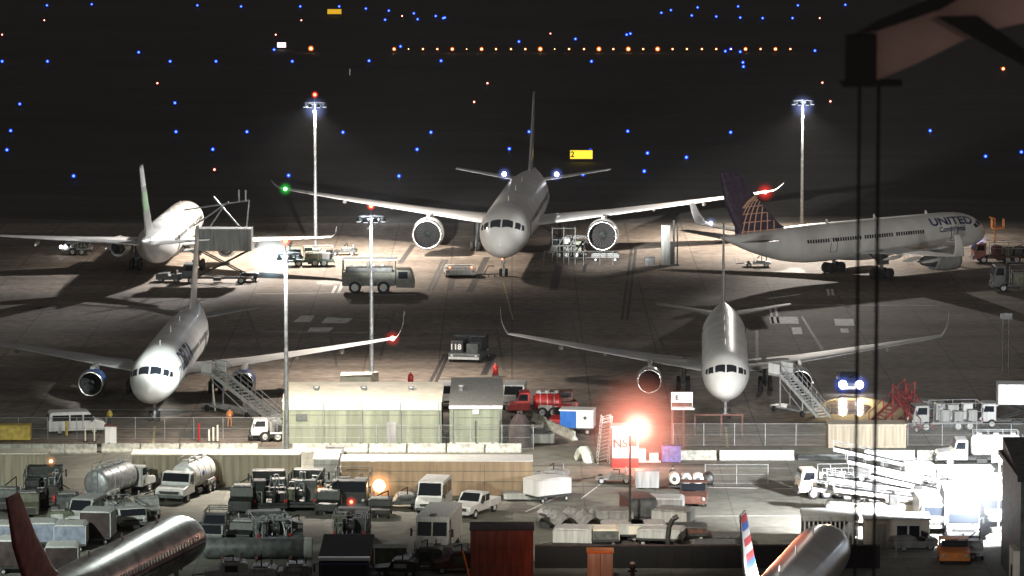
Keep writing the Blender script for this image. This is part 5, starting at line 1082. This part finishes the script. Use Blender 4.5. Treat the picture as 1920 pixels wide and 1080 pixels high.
MB().box(-2.2, 2.2, -1.2, 2.6, 1.9, 2.35).build('roof', 'lgrey', t, .08); MB().box(-2.1, 2.1, 1.5, 2.4, 0, 1.9).build('back_wall', 'dark', t)
for k in range(13): x = -2.05+4.1*k/12; MB().box(x-.06, x+.06, -1.1, -.95, .05, 1.9).build('slat', 'white', t)
MB().box(-2.2, 2.2, -1.15, -.9, 0, .05).build('sill', 'dgrey', t)
t = thing('windowed_hut', 'pale hut with two dark square windows between the hanging cables', 'hut', G(1680, 1022))
MB().box(-2.5, 2.5, -1.2, 1.5, 0, 2.2).build('wall', 'cream', t, .04); MB().box(-2.65, 2.65, -1.35, 1.65, 2.2, 2.32).build('roof', 'lgrey', t)
for x in (.35, 1.3): MB().box(x-.4, x+.4, -1.24, -1.19, .9, 1.75).build('window', 'glass', t); MB().box(x-.46, x-.4, -1.26, -1.2, .85, 1.8).box(x+.4, x+.46, -1.26, -1.2, .85, 1.8).box(x-.46, x+.46, -1.26, -1.2, 1.75, 1.82).build('window_frame', 'white', t)
MB().box(-1.6, -.9, -1.23, -1.19, .05, 1.9).build('door', 'lgrey', t)
box_truck('box_truck', 'big white box truck blazing under the floodlight at the right', 1800, 1000, 178, 'white', 'white', 7.5, 2.7, 3.6)
box_truck('box_truck', 'second white box truck right behind the blazing one', 1850, 975, 176, 'white', 'white', 7.0, 2.6, 3.3)
box_truck('box_truck', 'white box truck half hidden at the left of the blazing one', 1748, 990, 182, 'white', 'white', 6, 2.4, 2.6)
container('white_container', 'smooth white box container below the tanker truck at the right', 1757, 1862, 908, 28, 'white', 2.4, 'white', corr=False, cat='container')
dolly('baggage_cart', 'white cart standing among machines left of the white trucks', 1700, 930, 80, 'white', 2.6, 1.8, 1.8, 'white carts in the bright yard', 'white')
dolly('baggage_cart', 'white cart at the back of the bright yard by the white container', 1722, 905, 95, 'white', 2.6, 1.7, 1.6, 'white carts in the bright yard', 'white')
tug('baggage_tug', 'orange tug at the foot of the blazing white truck', 1788, 1052, 178, 'orange', 3.4, 2.3, Hh=1.7)
tug('baggage_tug', 'dark grey tug lying low before the windowed hut', 1712, 1030, 105, 'grey', 3.4, 1.9, cab=False)
fence('short chain link fence left of the windowed hut', 1600, 1760, 1046, 1.2)
p = G(1872, 1005); t = thing('floodlight_stand', 'floodlight stand with a blinding white lamp by the dark building', 'floodlight', p)
MB().cyl((0, 0, 0), (0, 0, 6.0), .1, .08).build('pole', 'galv', t); MB().box(-.6, .6, -.15, .15, 5.9, 6.5).build('lamp_housing', 'grey', t); MB().box(-.55, .55, -.2, -.152, 5.95, 6.45).build('lens', 'bwlamp', t); lamp_glow(t, (-2.2, -4.0, 3.6), (.8, .88, 1), .55, 3.6)  # glow ball set off the lens imitates the yard's white glare
lamp('yard_flood', 'SPOT', (p.x-4.0, p.y-5, 9.0), 170000, (1, .98, 1), G(1740, 965), 125, .7, .4)
lamp('yard_flood_back', 'SPOT', (G(1870, 925).x, G(1870, 925).y-2, 7), 22000, (.9, .97, 1), G(1820, 890), 120, .8, .4)
box_truck('catering_truck', 'white catering truck with its box raised above the cab at the right edge', 1905, 800, 88, 'white', 'lgrey', 6.8, 2.4, 2.9, lift=1.2)
# right apron: red steps, headlights, grey machines
def mobile_steps(label, px, py, rz, m, group=None):
    t = thing('mobile_steps', label, 'mobile steps', G(px, py), rz, group); g = MB()
    for sx in (-1, 1):
        g.bar((sx*.8, -2, .4), (sx*.8, 2, 3.2), .09); g.bar((sx*.8, -2, 1.3), (sx*.8, 2, 4.1), .05); g.bar((sx*.8, 2, 0.3), (sx*.8, 2, 4.1), .08); g.bar((sx*.8, -2, .3), (sx*.8, 2, .3), .1); g.bar((sx*.8, -2, .3), (sx*.8, 1.9, 2.9), .05)
        for k in range(6): y = -2+.8*k; g.bar((sx*.8, y, .4+.56*k), (sx*.8, y, 1.3+.56*k), .04)
    g.build('frame', m, t); s = MB()
    for k in range(11): y = -1.9+.37*k; z = .45+.26*k; s.box(-.78, .78, y, y+.3, z, z+.06)
    s.build('step', m, t); wheels(t, 4, 1.9, (-1.6, 1.6), .3, .16)
mobile_steps('red mobile steps right of the hanging cables, nearer one', 1672, 798, -60, 'dred', 'red mobile steps by the right fence'); mobile_steps('red mobile steps right of the hanging cables, taller one at the right', 1712, 806, 35, 'dred', 'red mobile steps by the right fence')
service_truck('service_truck', 'dim cluttered grey truck between the red steps and the white catering truck', 1772, 806, 98, 'grey', 6.5, 2.4, 2.6, seed=41)
dolly('baggage_cart', 'dim covered cart beside the red mobile steps', 1735, 790, 60, 'grey', 3, 1.8, 1.9, None, 'dgrey')
pickup('utility_vehicle', 'dark vehicle with two blazing headlights on the wet apron at the right', 1591, 732, 180, 'dgrey', L=5, W=2.1)
p = G(1591, 732)
t = [o for o in C.objects if o.name == 'utility_vehicle'][0]
for sx in (-1, 1): lamp_glow(t, (sx*.80, 3.0, 1.0), (.10, .2, 1), 1.5, 1.2, 'wlamp', .42)
for sx in (-.8, .8): lamp('headlamp_beam', 'SPOT', (p.x+sx, p.y-3.4, 1.1), 9000, (1, .72, .34), (p.x+sx*.8, p.y-12, 0), 66, .8, .1)
t = service_truck('dark_truck', 'dark bulky truck cut off at the far right edge of the apron', 1915, 545, 92, 'dgrey', 7, 2.8, 3.2, seed=43)
t = thing('security_post', 'dark lattice post standing in the gloom at the right apron edge', 'lattice post', G(1885, 700)); g = MB()
for sx in (-.3, .3): g.bar((sx, 0, 0), (sx, 0, 5.5), .07)
for k in range(9): g.bar((-.3, 0, .4+k*.6), (.3, 0, .8+k*.6), .04)
g.build('frame', 'dark', t); MB().box(-.6, .6, -.2, .2, 5.5, 6.1).build('box', 'dgrey', t)
# around the far aircraft
def khaki(px, py):
    t = thing('towing_tractor', 'khaki four wheeled towing tractor with a roof rack behind the lit mast', 'towing tractor', G(px, py), -90)
    L, W = 8.4, 2.8; h = L/2
    MB().prism([(-h, .9), (-h, 2.5), (h-2.2, 2.5), (h-2.2, 1.3), (h-2.2, .9)], -W/2, W/2).build('body', 'arff', t, .06); MB().prism([(h-2.15, .7), (h-2.15, 2.75), (h-.5, 2.75), (h-.05, 1.7), (h, .7)], -W/2, W/2).build('cab', 'arff', t, .06)
    a = MB(); a.add([(-W*.42, h-.42, 2.65), (W*.42, h-.42, 2.65), (W*.42, h+.0, 1.75), (-W*.42, h+.0, 1.75)], [(0, 1, 2, 3)]); a.build('windscreen', 'glass', t)
    for sx in (-1, 1):
        MB().box(sx*(W/2+.01)-.01, sx*(W/2+.01)+.01, h-1.9, h-.8, 1.75, 2.55).build('side_window', 'glass', t)
        for y in (-h+1.5, .6): MB().prism([(y-1.1, .9), (y-.8, 1.75), (y+.8, 1.75), (y+1.1, .9), (y+.85, .9), (y+.6, 1.5), (y-.6, 1.5), (y-.85, .9)], sx*W/2-.02, sx*(W/2+.12)).build('mudguard', 'dgrey', t)
    g = MB()
    for sx in (-1, 1):
        for y in (-h+.1, -1.2, h-2.3): g.bar((sx*W*.47, y, 2.5), (sx*W*.47, y, 3.85), .07)
    g.build('rack_post', 'arff', t); MB().box(-W/2, W/2, -h, h-2.1, 3.85, 4.0).build('roof_rack', 'lgrey', t, .03)
    for k in range(4): b = MB(); b.sphere((W*.3, -h+1.5+k*1.05, 3.3), .13, 0, 8, 6); b.build('work_light', 'cbulb', t)
    MB().box(-W*.4, W*.4, -h+.4, h-2.6, 2.5, 3.0).build('engine_cover', 'dgrey', t, .05); wheels(t, L, W+.2, (-h+1.5, .6), .72, .45)
M['cbulb'] = glow('small_work_lamp', (1, .95, .85), 4)
khaki(710, 548)
t = tug('towing_tug', 'pale low tug with two orange red lamps left of the big airliner nose wheel', 862, 517, 4, 'lgrey', 4.2, 3.6, cab=False)
for sx in (-1, 1): b = MB(); b.sphere((sx*1.3, -1.9, 1.25), .22, 0, 10, 8); b.sphere((sx*1.3, -1.9, 1.25), .12, 1, 8, 6); b.build('tail_lamp', ['oshell', 'rbulb'], t)
MB().box(-1.7, 1.7, -1.6, 1.2, .95, 1.25).build('engine_cover', 'lgrey', t, .05)
t = thing('tow_bar', 'dark towbar frame leading to the big airliner nose wheel', 'tow bar', G(922, 519)); MB().path([(-1.6, 0, .3), (1.2, 0, .35)], .08).path([(-1.0, 0, .3), (-.4, 0, 1.3), (.3, 0, 1.3)], .06).build('bar', 'dark', t); wheels(t, 1, .8, (0,), .2, .1)
t = box_truck('catering_truck', 'high lift truck with a grey box raised against the far left airliner nose', 408, 530, 88, 'grey', 'dgrey', 8.2, 2.6, 3.6, lift=2.9, cat='catering truck')
g = MB()
for (a_, b_) in [((0, -2.6, 6.7), (0, 0.4, 10.2)), ((0, 2.8, 6.7), (0, -1.4, 9.6)), ((0, -3.8, 9.8), (0, 3.9, 8.6)), ((0, -3.8, 9.8), (0, -3.5, 6.6)), ((0, -1.0, 9.4), (0, .8, 6.7)), ((0, -2.6, 11), (0, -2.6, 9.6)), ((0, -3.4, 11), (0, -3.4, 9.7))]: g.bar(a_, b_, .10)
g.build('boom', 'galv', t)
M['greendk'] = mat('dark_green_paint', (.04, .10, .07), .5, var=.2)
service_truck('service_truck', 'dark green service truck beyond the white globe lamp', 583, 499, 95, 'greendk', 5.5, 2.4, 2.4, seed=51)
t = service_truck('service_truck', 'small vehicle with two bright lamps under the far left wing', 146, 478, 88, 'grey', 3.6, 1.8, 1.7, seed=52)
for x in (1.9, 1.5): b = MB(); b.sphere((-.9, x+.3*(x-1.7), 1.1), .22, 0, 8, 6); b.build('lamp', 'wlamp', t)
dolly('baggage_cart', 'small dark cart trailing the high lift truck at the left', 468, 527, 90, 'dgrey', 2.2, 1.4, .9, None, 'dark')
tug('baggage_tug', 'small dark tug ahead of the high lift truck under the far left wing', 318, 528, 85, 'dgrey', 3, 1.7, cab=False)
# dock staging under the right engine of the big airliner
t = thing('maintenance_staging', 'dark staging frames under the wing beside the right engine of the big airliner', 'staging', G(1085, 497)); g = MB()
for x in (-4.2, -2.6, -1.2, .6, 2.6, 4.2): g.bar((x, 0, 0), (x, 0, 1.7), .06)
g.bar((-4.2, 0, 1.7), (4.2, 0, 1.7), .06); g.bar((-2.6, 0, .9), (.6, 0, .9), .05); g.build('rail', 'dark', t)
g = MB()
for x in (-3.2, -1.8, -.4):
    for y in (1, 2.6): g.bar((x, y, 0), (x, y, 4.4), .07)
g.bar((-3.2, 1, 4.4), (-.4, 1, 4.4), .07); g.bar((-3.2, 1, 1), (-1.8, 1, 3.4), .08); g.bar((-1.8, 1, 1), (-.4, 1, 3.4), .08); g.box(-3.2, -.4, 1, 2.6, 2.2, 2.3).build('tower', 'dark', t)
service_truck('service_truck', 'dark equipment parked behind the nose gear side of the big airliner', 1065, 483, 85, 'dark', 4.5, 2.2, 2.6, seed=53)
dolly('baggage_cart', 'low dark trolley right beneath the right engine of the big airliner', 1135, 489, 88, 'dgrey', 3.4, 1.6, .9, None, 'dark')
for px, h, w_, m, lab in [(1248, 5.0, .55, 'grey', 'thick grey pillar standing alone right of the big airliner engine'), (1263, 5.6, .12, 'dark', 'thin dark pole right of the thick grey pillar'), (1270, 5.0, .08, 'dark', 'thinnest dark pole furthest right of the grey pillar'), (1258, 2.6, .2, 'dark', 'short dark post hugging the thick grey pillar')]:
    t = thing('pole', lab, 'pole', G(px, 498)); MB().box(-w_, w_, -w_*.8, w_*.8, 0, h).build('shaft', m, t, .02); MB().box(-w_-.15, w_+.15, -w_, w_, 0, .15).build('base_plate', 'dark', t)
tug('baggage_tug', 'boxy dark machine with white 118 between the two near airliners', 880, 674, 168, 'dgrey', 5.2, 3.3, Hh=2.4)
t = [o for o in C.objects if o.name.startswith('baggage_tug')][-1]
MB().box(-1.5, 1.5, -2.4, -1.2, .9, 2.4).box(.2, 1.5, 0.2, 2.2, .9, 2.2).build('engine_box', 'dark', t, .05); MB().box(-1.4, -.2, .3, 2.3, .9, 1.9).build('tool_box', 'dgrey', t, .04)
flat_text('118', .8, 'white', t, (.85, 2.63, 1.6), (R_(90), 0, R_(180)), .02); MB().box(-1.6, 1.6, 2.61, 2.66, .35, .6).build('bumper', 'lgrey', t)
service_truck('service_truck', 'orange brown service truck at the nose of the far right airliner', 1872, 492, 95, 'brown', 6.5, 2.4, 2.6, seed=61, cabm='redbrown')
t = [o for o in C.objects if o.name.startswith('service_truck')][-1]
lamp_glow(t, (1.4, 2.6, 2.7), (.2, .3, 1), 2.6, 1.5, 'wlamp', .42)
g = MB(); g.path([(0, .5, 2.4), (0, .5, 5.4), (0, 1.2, 5.6)], .1); g.box(-.6, .6, -.6, .9, 4.2, 4.35); g.box(-.6, .6, .85, .9, 4.3, 5.4).box(-.6, .6, -.6, -.55, 4.3, 5.4).build('lift_platform', 'orange', t)
# ---------------------------------------------------------------- roof bracket and hanging cables close to the camera
def near(px, py, d):
    r = (px-960)/F; u = (540-py)/F; ca, sa = math.cos(PITCH), math.sin(PITCH)
    v = Vector((r, ca+u*sa, -sa+u*ca)); return Vector((0, 0, H))+v*(d/v.y)
M['rust'] = mat('weathered_red_panel', (.50, .33, .29), .7, var=.15, scale=1.5)
c = near(1614, 105, 30); t = thing('roof_bracket', 'blurred dark bracket with a pinkish brown panel arm close to the camera at top right', 'bracket', c); px = 30/F
MB().box(-28*px, 28*px, -.1, .1, -48*px, 42*px).build('block', 'black', t, .01)
def strip(nm, pts, m, y0, y1):
    n_ = len(pts); vs = [((x-1614)*px, y0, (105-y)*px) for x, y in pts]+[((x-1614)*px, y1, (105-y)*px) for x, y in pts]
    MB().add(vs, [tuple(range(n_)), tuple(range(2*n_-1, n_-1, -1))]+[(i, (i+1) % n_, n_+(i+1) % n_, n_+i) for i in range(n_)]).build(nm, m, t)
strip('panel', [(1642, 54), (1700, 32), (1760, -14), (1960, -30), (1960, 34), (1860, 55), (1800, 78), (1720, 118), (1644, 150)], 'rust', -.02, .3)
strip('upper_beam', [(1600, 62), (1640, 38), (1800, -30), (1840, -30), (1760, 16), (1642, 56)], 'black', -.12, -.03)
strip('lower_arm', [(1752, 30), (1830, 28), (1960, 120), (1960, 145), (1850, 85)], 'black', -.14, -.04)
strip('foot_plate', [(1575, 152), (1690, 150), (1690, 160), (1580, 162)], 'black', -.1, .1)
for x, r_, lab in [(1612, .012, 'left one of two dark cables hanging from the blurred bracket'), (1648, .013, 'right one of two dark cables hanging from the blurred bracket')]:
    a_ = near(x, 156, 30); t = thing('hanging_cable', lab, 'cable', a_, 0, 'cables hanging from the bracket'); MB().cyl((0, 0, 0), (0, 0, -4.2), r_, r_, 10).build('cable', 'black', t); MB().cyl((0, 0, -.02), (0, 0, .1), .02, .02, 10).build('shackle', 'dark', t)
mA = mast(592, 486, 190, 'tall lit light mast with a red beacon, left of the big airliner wing', pw=170000, cone=136, polew=5000)
mB = mast(1503, 452, 186, 'tall lit light mast behind the far right airliner without a red beacon', red=False, pw=185000, cone=138, polew=9000)
mC = mast(697, 714, 400, 'lit light mast rising in front of the khaki towing tractor', pw=42000, polew=9000)
mD = mast(538, 884, 466, 'lit light mast with a big white globe lamp beside the pale green shed', pw=75000, big=(-1.2, -.3, 18.6), polew=9000, tilt=(3, 1), cone=140)
bC, hC = mC; bD, hDm = mD
# floodlights on the masts aimed at the parked aircraft
lamp('mast_beam', 'SPOT', (bC.x, bC.y, hC-.8), 3600000, (1, .98, .95), G(735, 386, 5), 13, .8, .4)
lamp('mast_beam', 'SPOT', (bC.x+.6, bC.y, hC-.8), 3600000, (1, .98, .95), G(1230, 378, 5), 11, .8, .4)
lamp('mast_beam', 'SPOT', (bC.x+.6, bC.y, hC-.8), 210000, (1, .96, .9), G(950, 430, 4), 9, .8, .4)
bA, hA = mA; lamp('mast_beam', 'SPOT', (bA.x-.6, bA.y, hA-.8), 110000, (1, .98, .97), G(322, 425, 6), 62, .7, .4)
bB, hB = mB; lamp('mast_beam', 'SPOT', (bB.x-.6, bB.y, hB-.8), 60000, (1, .92, .82), G(1590, 410, 7), 44, .8, .4)
lamp('mast_beam', 'SPOT', (bD.x, bD.y, hDm-.8), 380000, (.93, 1, .98), G(290, 705, 4), 15, 1, .4)
lamp('mast_beam', 'SPOT', (bD.x-.5, bD.y-.5, hDm-.8), 90000, (.9, 1, .93), G(270, 1000, 6), 16, .9, .4)
# unseen floodlights added below the frame to brighten the yard and the near noses
lamp('added_flood', 'SPOT', (-48, 285, 22), 115000, (.92, 1, .90), (-14, 392, 0), 60, .8, .6)
lamp('added_flood', 'SPOT', (4, 290, 22), 100000, (1, .93, .79), (14, 385, 0), 60, .8, .6)
lamp('added_flood', 'SPOT', (8, 300, 20), 220000, (1, .98, .90), G(1362, 715, 3), 6.5, .9, .6)
q = G(1325, 1150); p = G(1181, 1012); lamp('street_lamp_beam', 'SPOT', (p.x+.8, p.y-.6, 8.4), 260000, (1, .25, .13), G(1470, 1040, 5), 14, .8, .5)
q = G(1128, 1118); lamp('gate_lamp', 'POINT', (q.x-1.5, q.y, 3.2), 330, (1, .26, .10), radius=.4)
lamp('added_flood', 'SPOT', (62, 320, 22), 120000, (1, .88, .78), G(1640, 440, 5), 17, .9, .6)  # unseen floodlight added to brighten the far right fuselage
lamp('bracket_fill', 'SPOT', (5.5, 23, 59.5), 90, (1, .8, .72), (3.2, 30, 59.5), 90, .8, .5)  # unseen light added beside the bracket only to brighten it
p = G(1398, 1000, 9.5); lamp('fin_fill', 'POINT', (p.x+3.0, p.y-3.5, 6.0), 9000, (1, 1, 1), radius=.2)  # unseen light added to brighten the striped fin
# thin night air
def air():
    m = bpy.data.materials.new('air'); m.use_nodes = True; n = m.node_tree.nodes; n.clear()
    v = n.new('ShaderNodeVolumePrincipled'); v.inputs['Color'].default_value = (.9, .92, 1, 1); v.inputs['Density'].default_value = AIR
    o = n.new('ShaderNodeOutputMaterial'); m.node_tree.links.new(v.outputs[0], o.inputs['Volume'])
    b = MB().box(-4200, 4200, -40, 9100, -1, 75).build('haze', m); tag(b, kind='stuff')
AIR = .00004
air()
